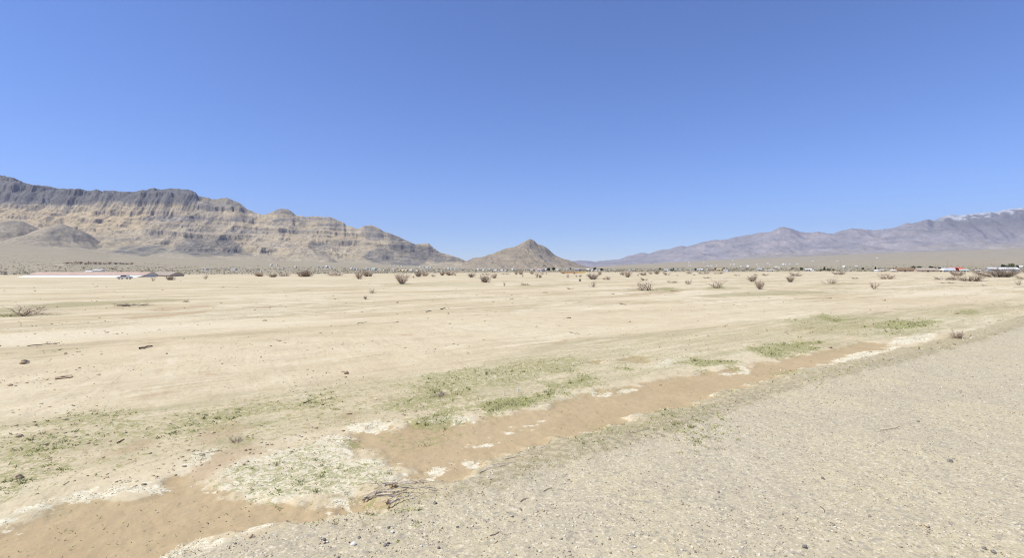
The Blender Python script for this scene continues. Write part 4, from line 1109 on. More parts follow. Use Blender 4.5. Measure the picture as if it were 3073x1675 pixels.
def car(loc, L, label):
    s = L / 4.6
    o = bpy.data.objects.new('parked_car', None); COL.objects.link(o); o.location = loc; o.rotation_euler = (0, 0, .05)
    prof = [(-2.3, .35), (-2.3, .75), (-2.1, .9), (-1.2, .98), (-.6, 1.42), (.9, 1.45), (1.6, 1.02), (2.2, .95), (2.3, .7), (2.3, .35)]
    n = len(prof)
    v = [(x * s, -.85 * s, z * s) for x, z in prof] + [(x * s, .85 * s, z * s) for x, z in prof]
    f = [tuple(range(n)), tuple(range(2 * n - 1, n - 1, -1))] + [(i, i + n, (i + 1) % n + n, (i + 1) % n) for i in range(n)]
    link('body', poly_mesh('body', [(v, f, 0)], [M['car_paint']]), o)
    g = [(-1.1, 1.0), (-.58, 1.36), (.86, 1.38), (1.4, 1.02)]
    v = [(x * s, -.87 * s, z * s) for x, z in g] + [(x * s, .87 * s, z * s) for x, z in g]
    link('side_window', poly_mesh('side_window', [(v, [(0, 1, 2, 3), (7, 6, 5, 4), (0, 4, 5, 1), (1, 5, 6, 2), (2, 6, 7, 3), (3, 7, 4, 0)], 0)], [M['glass']]), o)
    for cx in (-1.45, 1.4):
        for cy in (-.8, .8):
            k = 12; vv = [(cx * s + .33 * s * math.cos(q * 2 * math.pi / k), (cy + dy) * s, .33 * s + .33 * s * math.sin(q * 2 * math.pi / k)) for dy in (-.1, .1) for q in range(k)]
            ff = [tuple(range(k)), tuple(range(2 * k - 1, k - 1, -1))] + [(i, i + k, (i + 1) % k + k, (i + 1) % k) for i in range(k)]
            link('wheel', poly_mesh('wheel', [(vv, ff, 0)], [M['rubber']]), o)
    tag(o, label, 'car')


# ------------------------------------------------------------------ trees
TREES = [  # left, right, top, base, kind, label
    (1620, 1627, 805, 815, 'cone', 'dark conifer at the gable of the pink-roofed house'),
    (1642, 1653, 804, 816, 'round', 'faded green tree, left of two beside the pink-roofed house'),
    (1655, 1668, 802, 813, 'round', 'darker full tree, right of two beside the pink-roofed house'),
    (1706, 1716, 804, 812, 'round', 'dim tree behind the blue-roofed mobile home'),
    (1779, 1790, 803, 812, 'round', 'bright green round tree under the far gap'),
    (1800, 1811, 805, 814, 'round', 'olive tree after the bright green round one'),
    (1976, 1984, 804, 811, 'round', 'small grey-green tree left of the grey house'),
    (2019, 2025, 804, 812, 'cone', 'dark slim tree beside the green-roofed house'),
    (2010, 2020, 808, 814, 'round', 'low tree between the grey house and a slim tree'),
    (2083, 2091, 805, 813, 'round', 'dull tree at the near end of the long white barn'),
    (2144, 2150, 804, 812, 'round', 'small tree next to the yellow-tan house'),
    (2170, 2176, 803, 810, 'round', 'small olive tree behind white mobile homes by the yellow-tan house'),
    (2373, 2386, 803, 811, 'round', 'spreading dark tree above the cream cottage under the peak'),
    (2399, 2410, 803, 814, 'round', 'dense rounded tree left of the white barn under the peak'),
    (2470, 2478, 802, 812, 'cone', 'tall dark tree, middle of the clump under the middle ridge'),
    (2459, 2469, 808, 814, 'round', 'low tree at the near end of the clump under the middle ridge'),
    (2482, 2494, 807, 814, 'round', 'broad low tree right of the tall dark one'),
    (2498, 2504, 809, 814, 'round', 'small round tree last in the clump under the middle ridge'),
    (2586, 2594, 803, 811, 'round', 'thin grey tree alone on the fan under the middle ridge'),
    (2624, 2630, 801, 811, 'cone', 'slim dark tree over the first white house of the near row'),
    (2735, 2749, 798, 813, 'round', 'dark bushy tree beside the tan brown-roofed house'),
    (2750, 2767, 799, 812, 'round', 'wide dark tree rising behind the taupe roof'),
    (2786, 2799, 799, 811, 'round', 'green tree over the far end of the taupe roof'),
    (2801, 2811, 801, 811, 'round', 'narrow tree by the chimney of the taupe-roofed house'),
    (2813, 2826, 802, 811, 'round', 'low grey-green tree behind the pale house'),
    (3003, 3014, 794, 808, 'round', 'dark tree behind the white roof, first of three there'),
    (3015, 3026, 796, 808, 'round', 'smaller tree in the middle behind the white roof'),
    (3026, 3046, 791, 812, 'round', 'largest green tree past the end of the white roof'),
    (3047, 3056, 796, 810, 'round', 'slim tree right of the largest green tree'),
]


_rr = random.Random(3)
for _i, _x in enumerate([192, 207, 219, 234, 246, 258, 278, 291, 305, 320, 336, 353, 370, 386]):
    _w = _rr.uniform(15, 22); _t = 794 - _rr.uniform(6.5, 12.5) * (1 if _x < 330 else .75)
    TREES.append((_x, _x + _w, _t, 794 + _rr.uniform(-.4, .4), 'row', ('brownish' if _i % 3 else 'olive') + ' tree of the row on the slope above the long barn, '
                  + ['first', 'second', 'third', 'fourth', 'fifth', 'sixth', 'seventh', 'eighth', 'ninth', 'tenth', 'eleventh', 'twelfth', 'thirteenth', 'last'][_i] + ' from left'))


def tree_mesh(kind, var):
    rng = np.random.default_rng(900 + var * 13 + ord(kind[0]))
    L = [grow(rng, (0, 0, -.02), (0, 0, 1), .55, 4, .05, .045, .025)[:2]]
    top = L[0][0][-1]
    for k in range(7):
        a = rng.uniform(0, 6.28); q = L[0][0][rng.integers(2, 5)]
        L.append(grow(rng, q, (math.cos(a), math.sin(a), .9), .42, 3, .15, .02, .006)[:2])
    v, f = tubes(L, 5); tr = mesh_np('trunk', v, f, [M['bark']], False)
    n = 900 if kind != 'row' else 130
    cl = rng.normal(0, 1, (14, 3)); cl /= np.linalg.norm(cl, axis=1, keepdims=True); cl *= rng.uniform(.15, .75, (14, 1))
    c = cl[rng.integers(0, 14, n)] + rng.normal(0, .22, (n, 3))
    if kind == 'cone':
        hgt = rng.random(n); rad = (1 - hgt) ** .8 * .5 * np.sqrt(rng.uniform(.2, 1, n)); a = rng.uniform(0, 6.28, n)
        c = np.stack([rad * np.cos(a), rad * np.sin(a), .12 + .9 * hgt], 1)
    elif kind == 'row': c = c * np.array([.55, .5, .36]) + np.array([0, 0, .42])
    else: c = c * np.array([.46, .46, .36]) + np.array([0, 0, .64])
    c[:, 2] = np.clip(c[:, 2], .08, 1.02)
    s = .055
    d1 = rng.normal(0, s, (n, 3)); d2 = rng.normal(0, s, (n, 3))
    v = np.stack([c - d1, c + d2, c + d1, c - d2], 1).reshape(-1, 3)
    f = np.arange(n * 4).reshape(-1, 4)
    cr = mesh_np('crown', v, f, [M['leaf_' + kind]], False)
    return tr, cr


def build_trees():
    lib = {}
    for i, (a, b, t, bt, kind, lab) in enumerate(TREES):
        k = (kind, i % 3)
        if k not in lib: lib[k] = tree_mesh(*k)
        x, y, z = P3((a + b) / 2, bt)
        o = bpy.data.objects.new('tree', None); COL.objects.link(o); o.location = (x, y, z)
        w = (b - a) / F * y * 1.05; h = (bt - t) / F * y
        o.scale = (w, w, h); o.rotation_euler = (0, 0, random.uniform(0, 6.28))
        link('trunk', lib[k][0], o); link('crown', lib[k][1], o)
        tag(o, lab, 'tree', 'trees among the houses')
    for px, t, bt, lab in ((2523, 781, 801, 'thin utility pole below the middle blue ridge, beside a white house'), (2617, 780, 798, 'thin utility pole just before the slim dark tree'),
                           (2843, 779, 800, 'thin utility pole behind the grey-blue roof'), (2983, 776, 798, 'thin utility pole above the white-roofed house')):
        x, y, z = P3(px, bt); h = (bt - t) / F * y
        o = bpy.data.objects.new('utility_pole', None); COL.objects.link(o); o.location = (x, y, z)
        v, f = tubes([(np.array([(0, 0, -.3), (0, 0, h)]), np.array([.2, .14]))], 6); link('shaft', mesh_np('shaft', v, f, [M['bark']]), o)
        link('crossarm', poly_mesh('crossarm', [(*box_arr(-1.3, 1.3, -.24, -.14, h * .9, h * .9 + .14), 0)], [M['bark']]), o)
        tag(o, lab, 'utility pole', 'utility poles on the far slope')


# ------------------------------------------------------------------ small litter on the ground
def rock_mesh(seed, mat, sub=2, rough=.3):
    import bmesh
    bm = bmesh.new(); bmesh.ops.create_icosphere(bm, subdivisions=sub, radius=.5)
    rng = np.random.default_rng(seed); ph = rng.uniform(0, 6, (6,)); dr = rng.normal(0, 1, (6, 3)); dr /= np.linalg.norm(dr, axis=1, keepdims=True)
    for v in bm.verts:
        n = np.array(v.co) * 2
        k = 1
        for q in range(6):
            dt = n @ dr[q]
            if q < 4 and dt > .62 + .1 * q % .2: k = min(k, (.62 + .1 * q % .2) / dt)
            k += rough * .12 * math.sin(5 * dt + ph[q])
        v.co *= k
    me = bpy.data.meshes.new('stone'); bm.to_mesh(me); bm.free(); me.materials.append(mat)
    return me


STONES = [  # px, py (base), width px, tone
    (1177, 1608, 14, 'white'), (1060, 1645, 19, 'white'), (1417, 1585, 9, 'white'), (973, 1633, 12, 'grey'), (2157, 1484, 10, 'grey'), (2173, 1474, 8, 'white'),
    (2284, 1484, 11, 'white'), (1694, 1456, 9, 'white'), (1538, 1558, 10, 'grey'), (1563, 1536, 9, 'grey'), (1695, 1617, 9, 'white'), (1901, 1611, 8, 'white'), (1905, 1653, 9, 'white'),
    (1621, 1662, 9, 'white'), (2086, 1668, 11, 'grey'), (1789, 1620, 10, 'tan'), (1465, 1564, 9, 'white'), (2469, 1444, 13, 'grey'), (2755, 1271, 9, 'grey'), (2610, 1559, 11, 'grey'),
    (2415, 1652, 20, 'grey'), (2954, 1653, 15, 'grey'), (2982, 1664, 16, 'grey'), (2782, 1588, 19, 'tan'), (2851, 1392, 17, 'grey'), (2819, 1486, 9, 'grey'), (1156, 1645, 14, 'grey'),
    (1305, 1525, 14, 'grey'), (1372, 1588, 12, 'grey'), (1418, 1583, 9, 'tan'), (1078, 1625, 13, 'grey'), (1165, 1638, 12, 'grey'), (1316, 1650, 13, 'grey'), (1265, 1645, 9, 'white'),
]
CLODS = [(72, 1091, 25, 12, 'lone brown clod with an orange side on bare silt near the picture edge'), (190, 1136, 42, 9, 'flat brown clod below the lone orange-sided clod'),
         (1040, 1121, 16, 10, 'larger brown clod of two on open silt in mid plain'), (1037, 1132, 9, 5, 'tiny clod just below the larger mid-plain clod'),
         (59, 1437, 18, 12, 'dark clod in sparse weeds above the white crust strip'), (1163, 1509, 17, 15, 'round clod with black shadow under the dry branches'),
         (1165, 1526, 13, 11, 'grey clod below the round clod by the dry branches'), (1186, 1471, 16, 12, 'brown clod behind the dry branches, beside another'), (1174, 1470, 14, 11, 'earthy clod wedged behind the dry branches'),
         (756, 1624, 16, 12, 'dark clod on the white crust lip of the mud'), (1007, 1586, 13, 9, 'brown clod where gravel begins below the green patch'), (860, 1555, 8, 6, 'little dark clod on the tan mud, left of a pair'),
         (955, 1562, 9, 6, 'little dark clod on the tan mud, right of a pair'), (1100, 1497, 18, 12, 'grey clod at the thick end of a dry branch'),
         (500, 1062, 8, 4, 'speck of dark soil by the broken chunk of wood'), (196, 1062, 9, 5, 'dark clod below the long thin stick'), (1370, 1185, 12, 6, 'ashy clod among sparse sprouts before the greenest patch'),
         (1982, 1149, 9, 5, 'small reddish clod on the far edge of the mud wash'), (1345, 944, 9, 4, 'dark speck of soil behind bird-foot marks on mid plain'), (968, 1216, 9, 5, 'small dark clod beside short brown sticks')]
STICKS = [  # x0,y0,x1,y1, thickness px, tone, label
    (82, 1041, 180, 1032, 3.2, 'dark', 'long thin dark stick lying on silt near the picture edge'), (418, 1048, 456, 1041, 8, 'dark', 'broken thick chunk of dark wood on bare silt'),
    (403, 1027, 482, 1031, 2.2, 'pale', 'pale bleached stick just behind the dark wood chunk'), (911, 1212, 932, 1203, 4, 'dark', 'short brown stick on tan soil, darker of two'),
    (980, 1200, 1001, 1193, 2, 'pale', 'short thin stick right of the darker brown stick'), (1072, 972, 1100, 968, 2.4, 'dark', 'thin flat stick on a pale line in mid plain'),
    (1278, 938, 1294, 934, 3, 'dark', 'small dark stick, nearer of two on mid plain'), (1322, 930, 1336, 927, 3.4, 'dark', 'small dark stick, further of two on mid plain'),
    (1710, 999, 1740, 1005, 2.2, 'dark', 'thin bent stick on the smooth pale silt'), (1859, 914, 1880, 916, 3.2, 'dark', 'short thick stick on pale sand before the far gap'),
    (484, 1306, 513, 1328, 2, 'pale', 'pale straight straw stem on tan soil above the white crust'), (352, 1333, 374, 1320, 5, 'red', 'reddish broken stick on the red soil patch'),
    (1632, 1482, 1657, 1470, 2.6, 'dark', 'upper of two parallel twigs on the gravel'), (1563, 1514, 1588, 1503, 2.6, 'dark', 'lower of two parallel twigs on the gravel'),
    (1471, 1616, 1498, 1604, 3, 'dark', 'short dark twig at the bottom of the gravel'), (1040, 1245, 1057, 1243, 4, 'red', 'small reddish stick in red soil above the straw patch'),
    (660, 1357, 600, 1367, 2.4, 'dark', 'slim dark stick by the low dead weed'), (190, 1456, 207, 1444, 2.6, 'dark', 'short dark twig above the white crust strip'),
    (1515, 1388, 1618, 1372, 3.2, 'grey', 'long grey twig on the verge, upper of three'), (1475, 1410, 1548, 1398, 3.2, 'grey', 'grey twig on the verge, middle of three'),
    (1440, 1432, 1525, 1405, 3.4, 'grey', 'curved grey twig on the verge, lower of three'), (1560, 1368, 1640, 1352, 3, 'grey', 'grey twig along the mud edge above the verge twigs'),
    (1888, 1312, 1950, 1296, 3, 'grey', 'thin grey twig through the verge weeds'), (2700, 1290, 2640, 1300, 2, 'dark', 'faint straight twig on the open gravel'),
    (2462, 1530, 2474, 1548, 2.2, 'dark', 'hair-thin bent twig on the gravel'), (1484, 1640, 1494, 1632, 2.4, 'red', 'tiny reddish twig at the very bottom edge'),
    (2012, 873, 2032, 875, 2.6, 'dark', 'flat dark twig before the broad dead brush'), (1196, 968, 1180, 970, 2, 'dark', 'tiny dark stick on the pale silt lines'),
]


def stick(p, q, th, mat, rng, curve=.08):
    n = 6
    a = np.array(p); b = np.array(q); L = np.linalg.norm(b - a)
    t = np.linspace(0, 1, n)[:, None]
    pts = a + (b - a) * t
    side = np.cross((b - a) / L, (0, 0, 1.))
    pts = pts + side * (np.sin(t * 3.1) * rng.normal(0, curve * L) + rng.normal(0, .012 * L, (n, 1)))
    pts[:, 2] += th * .45 + np.abs(rng.normal(0, .02 * L, n))
    rad = th / 2 * np.linspace(1, .6, n) * rng.uniform(.9, 1.1, n)
    return pts, rad


def build_litter():
    rng = np.random.default_rng(5)
    lib = {t: [rock_mesh(10 * i + k, M['stone_' + t]) for k in range(3)] for i, t in enumerate(('white', 'grey', 'tan'))}
    order = {}
    for s in STONES: order.setdefault(s[3], []).append(s[0])
    for v in order.values(): v.sort()
    for i, (px, py, w, tone) in enumerate(STONES):
        x, y, z = P3(px, py); s = w / F * y
        o = link('stone', lib[tone][i % 3]); o.location = (x, y, z + s * .18); o.scale = (s, s * .85, s * .62); o.rotation_euler = (rng.uniform(-.3, .3), rng.uniform(-.3, .3), rng.uniform(0, 6))
        k = order[tone].index(px)
        nm = {'white': 'white', 'grey': 'dark grey', 'tan': 'tan'}[tone]
        where = 'at the very bottom' if py > 1600 else 'low on the gravel' if py > 1500 else 'further up the gravel'
        big = 'larger' if w > 13 else 'small'
        tag(o, f'{big} {nm} stone {where}, {ORD[k] if k < 20 else "last"} {nm} one from the left', 'stone', 'loose stones on the gravel verge')
    cl = [rock_mesh(200 + k, M['clod'], 3, .9) for k in range(4)]
    for i, (px, py, w, h, lab) in enumerate(CLODS):
        x, y, z = P3(px, py); s = w / F * y; hh = h / F * y
        o = link('clod', cl[i % 4]); o.location = (x, y, z + hh * .30); o.scale = (s, s * .8, hh * 1.15); o.rotation_euler = (0, 0, rng.uniform(0, 6))
        tag(o, lab, 'clod', 'clods of earth on the ground')
    for (x0, y0, x1, y1, th, tone, lab) in STICKS:
        a = P3(x0, y0); b = P3(x1, y1); d = (a[1] + b[1]) / 2
        t = max(th / F * d * .8, .008)
        v, f = tubes([stick(a, b, t, None, rng, .03 if th > 4 else .07)], 6)
        o = link('stick', mesh_np('stick', v, f, [M['stick_' + tone]]))
        tag(o, lab, 'stick', 'sticks lying about')
    # three dry branches heaped on the verge
    for k, (pts, lab) in enumerate(((((1085, 1502), (1120, 1490), (1170, 1497), (1225, 1486)), 'pale dry branch in front, thick end by a grey clod'),
                                    (((1150, 1480), (1190, 1473), (1225, 1478), (1272, 1474)), 'pale forked dry branch behind the front branch'),
                                    (((1165, 1527), (1190, 1517), (1215, 1511), (1240, 1508)), 'short pale dry branch lying nearest the gravel'))):
        W = [P3(*p) for p in pts]; L = []
        P = np.array(W, float); P[:, 2] += .03 + .03 * k % .05
        seg = []
        for i in range(len(P) - 1):
            for t in np.linspace(0, 1, 5)[:-1]: seg.append(P[i] * (1 - t) + P[i + 1] * t)
        seg.append(P[-1]); seg = np.array(seg); seg += rng.normal(0, .006, seg.shape)
        br = bpy.data.objects.new('dry_branch', None); COL.objects.link(br); br.location = P[0]
        v, f = tubes([(seg - P[0], np.linspace(.013, .005, len(seg)))], 6); link('limb', mesh_np('limb', v, f, [M['stick_grey']], True), br)
        for q in range(8 if k < 2 else 4):
            i = rng.integers(0, len(seg) - 1); d = seg[i + 1] - seg[i]; d /= np.linalg.norm(d)
            d = d * rng.choice([1, 1, -.6]) + rng.normal(0, .55, 3); d[2] = abs(d[2]) * .35 - .05
            L.append(grow(rng, seg[i] - P[0] + [0, 0, .01], d, rng.uniform(.12, .38), 4, .16, .0055, .0025)[:2])
        v, f = tubes(L, 4); v[:, 2] = np.maximum(v[:, 2], -.03)
        link('twigs', mesh_np('twigs', v, f, [M['stick_grey']]), br)
        tag(br, lab, 'branch', 'dry branches heaped on the verge')
    for px, t, b, lab in ((1511, 1176, 1191, 'left of two thin white dead stalks in the grass'), (1555, 1163, 1177, 'right of two thin white dead stalks in the grass')):
        x, y, z = P3(px, b); h = (b - t) / F * y
        v, f = tubes([(np.array([(0, 0, -.02), (.004, 0, h * .5), (.0, .01, h)]), np.array([.012, .010, .006]))], 5)
        o = link('stalk', mesh_np('stalk', v, f, [M['stalk']])); o.location = (x, y, z); tag(o, lab, 'stalk', 'white stalks in the grass')


def scatter_points(n, y0, y1, rng, x0=-60, x1=3133):
    """points on the ground spread evenly over the seen part"""
    px = rng.uniform(x0, x1, n); off = rng.uniform(y0 - HY, y1 - HY, n)
    d = F * EYE / off
    return (px - CX) / F * d, d


def blades(x, y, z, rng, L, W, lean, mat, name, label):
    n = len(x); a = rng.uniform(0, 6.28, n); a2 = rng.uniform(0, 6.28, n)
    l = L * rng.uniform(.5, 1.2, n); w = W * rng.uniform(.7, 1.2, n)
    th = rng.uniform(lean[0], lean[1], n)
    dx = np.sin(th) * np.cos(a) * l; dy = np.sin(th) * np.sin(a) * l; dz = np.cos(th) * l
    sx = np.cos(a2) * w / 2; sy = np.sin(a2) * w / 2
    v = np.stack([np.stack([x - sx, y - sy, z], 1), np.stack([x + sx, y + sy, z], 1), np.stack([x + dx + sx * .3, y + dy + sy * .3, z + dz + .004], 1), np.stack([x + dx - sx * .3, y + dy - sy * .3, z + dz + .004], 1)], 1).reshape(-1, 3)
    me = mesh_np(name, v, np.arange(4 * n).reshape(-1, 4), [mat])
    return tag(link(name, me), label, name.replace('_', ' '), kind='stuff')


def build_track():
    pts = [(150, 798), (220, 794), (300, 794.5), (400, 797), (480, 801), (560, 805), (640, 807.5), (700, 809)]
    P = []
    for i in range(len(pts) - 1):
        for t in np.linspace(0, 1, 12)[:-1]: P.append(hit(pts[i][0] + (pts[i + 1][0] - pts[i][0]) * t, pts[i][1] + (pts[i + 1][1] - pts[i][1]) * t))
    P = np.array(P); T = np.gradient(P, axis=0); T /= np.linalg.norm(T, axis=1, keepdims=True); N = np.stack([-T[:, 1], T[:, 0]], 1) * 9
    V = []
    for sg in (-1, -.5, 0, .5, 1):
        q = P + N * sg; V.append(np.stack([q[:, 0], q[:, 1], Gb(q[:, 0], q[:, 1]) + relief(q[:, 0], q[:, 1]) + .8], 1))
    V = np.array(V); n = len(P)
    f = [(a * n + i, a * n + i + 1, (a + 1) * n + i + 1, (a + 1) * n + i) for a in range(4) for i in range(n - 1)]
    tag(link('dirt_road', mesh_np('dirt_road', V.reshape(-1, 3), f, [M['track']], True)), 'pale dirt road crossing the slope above the long barn', 'road', kind='structure')


def build_cover():
    rng = np.random.default_rng(77)
    # living green sprouts
    x, y = scatter_points(700000, 925, 1690, rng)
    m = ground_masks(x, y)
    dens = np.clip(m[3] * 1.5 + 1.5 * fbm(x / .17, y / .17, 3, 201) + .5 * fbm(x / 1.1, y / 1.1, 2, 202) - .95, 0, 1) * (m[3] > .15)
    dens = np.maximum(dens, (.03 * (m[6] > .3) * (fbm(x / .8, y / .8, 3, 205) > .02)) + .003 * (m[0] > .5))
    k = rng.random(len(x)) < dens * 1.0
    x, y = x[k], y[k]; z = Gz(x, y)
    pick = (rng.random(len(x)) < .007) & (ground_masks(x, y)[3] > .45)
    tx = np.repeat(x[pick], 16) + rng.normal(0, .010, pick.sum() * 16); ty = np.repeat(y[pick], 16) + rng.normal(0, .010, pick.sum() * 16)
    tz = np.repeat(z[pick], 16)
    blades(tx, ty, tz, rng, .060 * np.clip(np.hypot(tx, ty) / 9, .8, 1.8), .009 * np.clip(np.hypot(tx, ty) / 9, .8, 2.2), (.25, 1.15), M['grass'], 'weed_tufts', 'small green weed tufts standing in the patches along the wash')
    blades(x, y, z, rng, .036 * np.clip(np.hypot(x, y) / 9, .8, 2.4), .017 * np.clip(np.hypot(x, y) / 9, .8, 3.), (.7, 1.45), M['grass'], 'grass', 'short green sprouts growing in patches along the wash')
    # bleached dead grass lying flat
    x, y = scatter_points(300000, 985, 1690, rng)
    m = ground_masks(x, y)
    dens = np.clip(m[2] * 1.5 + 1.1 * fbm(x / .28, y / .28, 3, 211) - .85, 0, 1) * (m[2] > .15) + .05 * (m[3] > .3) + .02 * (m[6] > .3)
    k = rng.random(len(x)) < dens * .8
    x, y = x[k], y[k]; z = Gz(x, y)
    blades(x, y, z, rng, .05 * np.clip(np.hypot(x, y) / 9, .8, 2.4), .010 * np.clip(np.hypot(x, y) / 9, .8, 3.), (1.1, 1.52), M['straw'], 'dry_grass', 'bleached dead grass matted in pale patches beside the wash')
    # gravel
    x, y = scatter_points(95000, 975, 1700, rng)
    m = ground_masks(x, y)
    dens = m[5] * np.clip(.55 + .8 * fbm(x / .6, y / .6, 3, 221), .05, 1) + m[6] * .2 + .012 + .05 * np.clip(m[2], 0, 1)
    k = rng.random(len(x)) < dens * .62
    x, y = x[k], y[k]; z = Gz(x, y); n = len(x)
    import bmesh
    bm = bmesh.new(); bmesh.ops.create_icosphere(bm, subdivisions=1, radius=.5)
    ic = np.array([v.co[:] for v in bm.verts]); fc = np.array([[v.index for v in f.verts] for f in bm.faces]); bm.free()
    # cut to 12-vertex pebbles
    s = np.exp(rng.normal(math.log(.0088), .52, n)) * np.clip(np.hypot(x, y) / 8, .9, 2.2)
    s = np.clip(s, .004, .032)
    sc = np.stack([s * rng.uniform(.8, 1.4, n), s * rng.uniform(.7, 1.1, n), s * rng.uniform(.45, .8, n)], 1)
    jit = rng.uniform(.8, 1.15, (n, len(ic), 1))
    v = ic[None] * jit * sc[:, None, :]
    a = rng.uniform(0, 6.28, n); c, sn = np.cos(a)[:, None], np.sin(a)[:, None]
    v = np.stack([v[..., 0] * c - v[..., 1] * sn, v[..., 0] * sn + v[..., 1] * c, v[..., 2]], -1)
    v += np.stack([x, y, z + sc[:, 2] * .2], 1)[:, None, :]
    f = (fc[None] + (np.arange(n) * len(ic))[:, None, None]).reshape(-1, 3)
    mi = np.repeat(rng.choice(4, n, p=[.42, .27, .17, .14]), len(fc))
    me = mesh_np('gravel', v.reshape(-1, 3), f, [M['peb_tan'], M['peb_grey'], M['peb_pale'], M['peb_dark']], False, mi)
    tag(link('gravel', me), 'loose mixed gravel strewn over the verge', 'gravel', kind='stuff')
    # crumbs of dry soil on the plain
    x, y = scatter_points(26000, 842, 1500, rng)
    m = ground_masks(x, y)
    k = (rng.random(len(x)) < np.clip(.04 + 1.0 * fbm(x / 3., y / 3., 3, 241), .01, .4)) & (m[5] < .3) & (m[0] < .4)
    x, y = x[k], y[k]; z = Gz(x, y); n = len(x)
    s = np.exp(rng.normal(math.log(.022), .5, n)) * np.clip(np.hypot(x, y) / 14, .7, 4.)
    v = ic[None] * rng.uniform(.7, 1.2, (n, len(ic), 1)) * np.stack([s * rng.uniform(.9, 2.2, n), s * rng.uniform(.8, 1.4, n), s * rng.uniform(.4, .8, n)], 1)[:, None, :]
    v += np.stack([x, y, z + s * .1], 1)[:, None, :]
    f = (fc[None] + (np.arange(n) * len(ic))[:, None, None]).reshape(-1, 3)
    me = mesh_np('soil_crumbs', v.reshape(-1, 3), f, [M['clod'], M['stone_tan']], False, np.repeat(rng.choice(2, n, p=[.6, .4]), len(fc)))
    tag(link('soil_crumbs', me), 'small crumbs of dry soil sprinkled over the silt plain', 'soil', kind='stuff')
    # scrub beyond the plain
    n = 15000
    px = rng.uniform(-200, 3273, n); d = np.exp(rng.uniform(math.log(345), math.log(2600), n))
    x = (px - CX) / F * d; y = d
    k = rng.random(n) < np.clip(.6 + 1.2 * fbm(x / 140, y / 140, 3, 231), .08, 1); x, y = x[k], y[k]
    z = Gb(x, y) + relief(x, y); n = len(x); tn = 7
    sz = rng.uniform(.5, 1.3, n) * np.clip(y / 600, .8, 1.6)
    c = np.stack([x, y, z], 1)[:, None, :] + rng.normal(0, 1, (n, tn, 3)) * (sz[:, None] * .55)[..., None] * np.array([1.2, 1.2, .0]) + np.array([0, 0, 1.]) * (rng.random((n, tn, 1)) * sz[:, None, None] * .8)
    d1 = rng.normal(0, 1, (n, tn, 3)) * (sz * .33)[:, None, None]; d2 = rng.normal(0, 1, (n, tn, 3)) * (sz * .33)[:, None, None]
    v = np.stack([c - d1, c + d2, c + d1 * .8], 2).reshape(-1, 3)
    me = mesh_np('scrub', v, np.arange(len(v)).reshape(-1, 3), [M['scrub']])
    tag(link('scrub', me), 'low olive scrub dotted over the valley beyond the plain', 'scrub', kind='stuff')


# ------------------------------------------------------------------ materials
M = {}


def materials():
    W = dict(white=(.64, .63, .60), cream=(.72, .66, .53), grey=(.42, .43, .44), tan=(.56, .46, .34), yellow=(.66, .54, .28), greyblue=(.45, .50, .54), red=(.50, .20, .15),
             blue=(.45, .52, .62), orange=(.70, .42, .22), gold=(.74, .55, .22))
    for k, c in W.items(): M['wall_' + k] = simple_mat('wall_' + k, c, .05, .6)
    R = dict(white=(.68, .68, .68), cream=(.70, .66, .56), grey=(.40, .41, .42), tan=(.48, .38, .25), brown=(.26, .17, .11), taupe=(.42, .345, .28), green=(.42, .55, .50), blue=(.42, .50, .60),
             pink=(.50, .38, .34), red=(.58, .16, .12), redbrown=(.53, .385, .30), greyblue=(.46, .50, .53))
    for k, c in R.items(): M['roof_' + k] = simple_mat('roof_' + k, c, .08, .5)
    M['door'] = simple_mat('door', (.16, .12, .09)); M['trim'] = simple_mat('window_trim', (.6, .58, .54)); M['glass'] = simple_mat('glass', (.05, .06, .075), .2, 1., .15, .5)
    M['car_paint'] = simple_mat('car_paint', (.55, .55, .53), .05, 1., .5, .4); M['rubber'] = simple_mat('rubber', (.30, .29, .27))
    M['stem'] = simple_mat('bush_stem', (.30, .235, .175), .3, 6., rand=.2); M['twig'] = simple_mat('bush_twig', (.52, .42, .325), .3, 5., rand=.25)
    M['bark'] = simple_mat('bark', (.14, .11, .085)); M['leaf_round'] = simple_mat('leaf', (.115, .125, .065), .4, 3., rand=.3); M['leaf_cone'] = simple_mat('conifer_leaf', (.075, .085, .055), .4, 3.)
    M['leaf_row'] = simple_mat('dry_leaf', (.56, .45, .32), .3, 2., rand=.25)
    M['stone_white'] = simple_mat('white_stone', (.72, .68, .60), .15, 3.); M['stone_grey'] = simple_mat('grey_stone', (.25, .22, .19), .25, 3.); M['stone_tan'] = simple_mat('tan_stone', (.55, .45, .31), .2, 3.)
    M['clod'] = simple_mat('clod', (.43, .325, .21), .35, 5.)
    M['stick_dark'] = simple_mat('dark_stick', (.16, .12, .085), .3, 8.); M['stick_pale'] = simple_mat('pale_stick', (.68, .58, .42), .2, 8.); M['stick_red'] = simple_mat('red_stick', (.24, .125, .08), .3, 8.)
    M['stick_grey'] = simple_mat('grey_stick', (.56, .47, .36), .25, 9.); M['stalk'] = simple_mat('stalk', (.78, .74, .64), .1, 9.)
    M['grass'] = simple_mat('grass_blade', (.38, .38, .165), .35, 1.6); M['straw'] = simple_mat('straw_blade', (.74, .67, .49), .15, 2.)
    M['peb_tan'] = simple_mat('tan_pebble', (.52, .43, .30), .25, 9.); M['peb_grey'] = simple_mat('grey_pebble', (.39, .33, .25), .3, 9.); M['peb_pale'] = simple_mat('pale_pebble', (.74, .68, .57), .12, 9.); M['peb_dark'] = simple_mat('dark_pebble', (.31, .265, .205), .3, 9.)
    M['added_sun_slope'] = simple_mat('added_sun_slope', (.84, .83, .80), .03, .3)
    M['track'] = simple_mat('track', (.58, .49, .36), .12, .05)
    M['scrub'] = simple_mat('scrub_leaf', (.24, .215, .14), .35, .03)


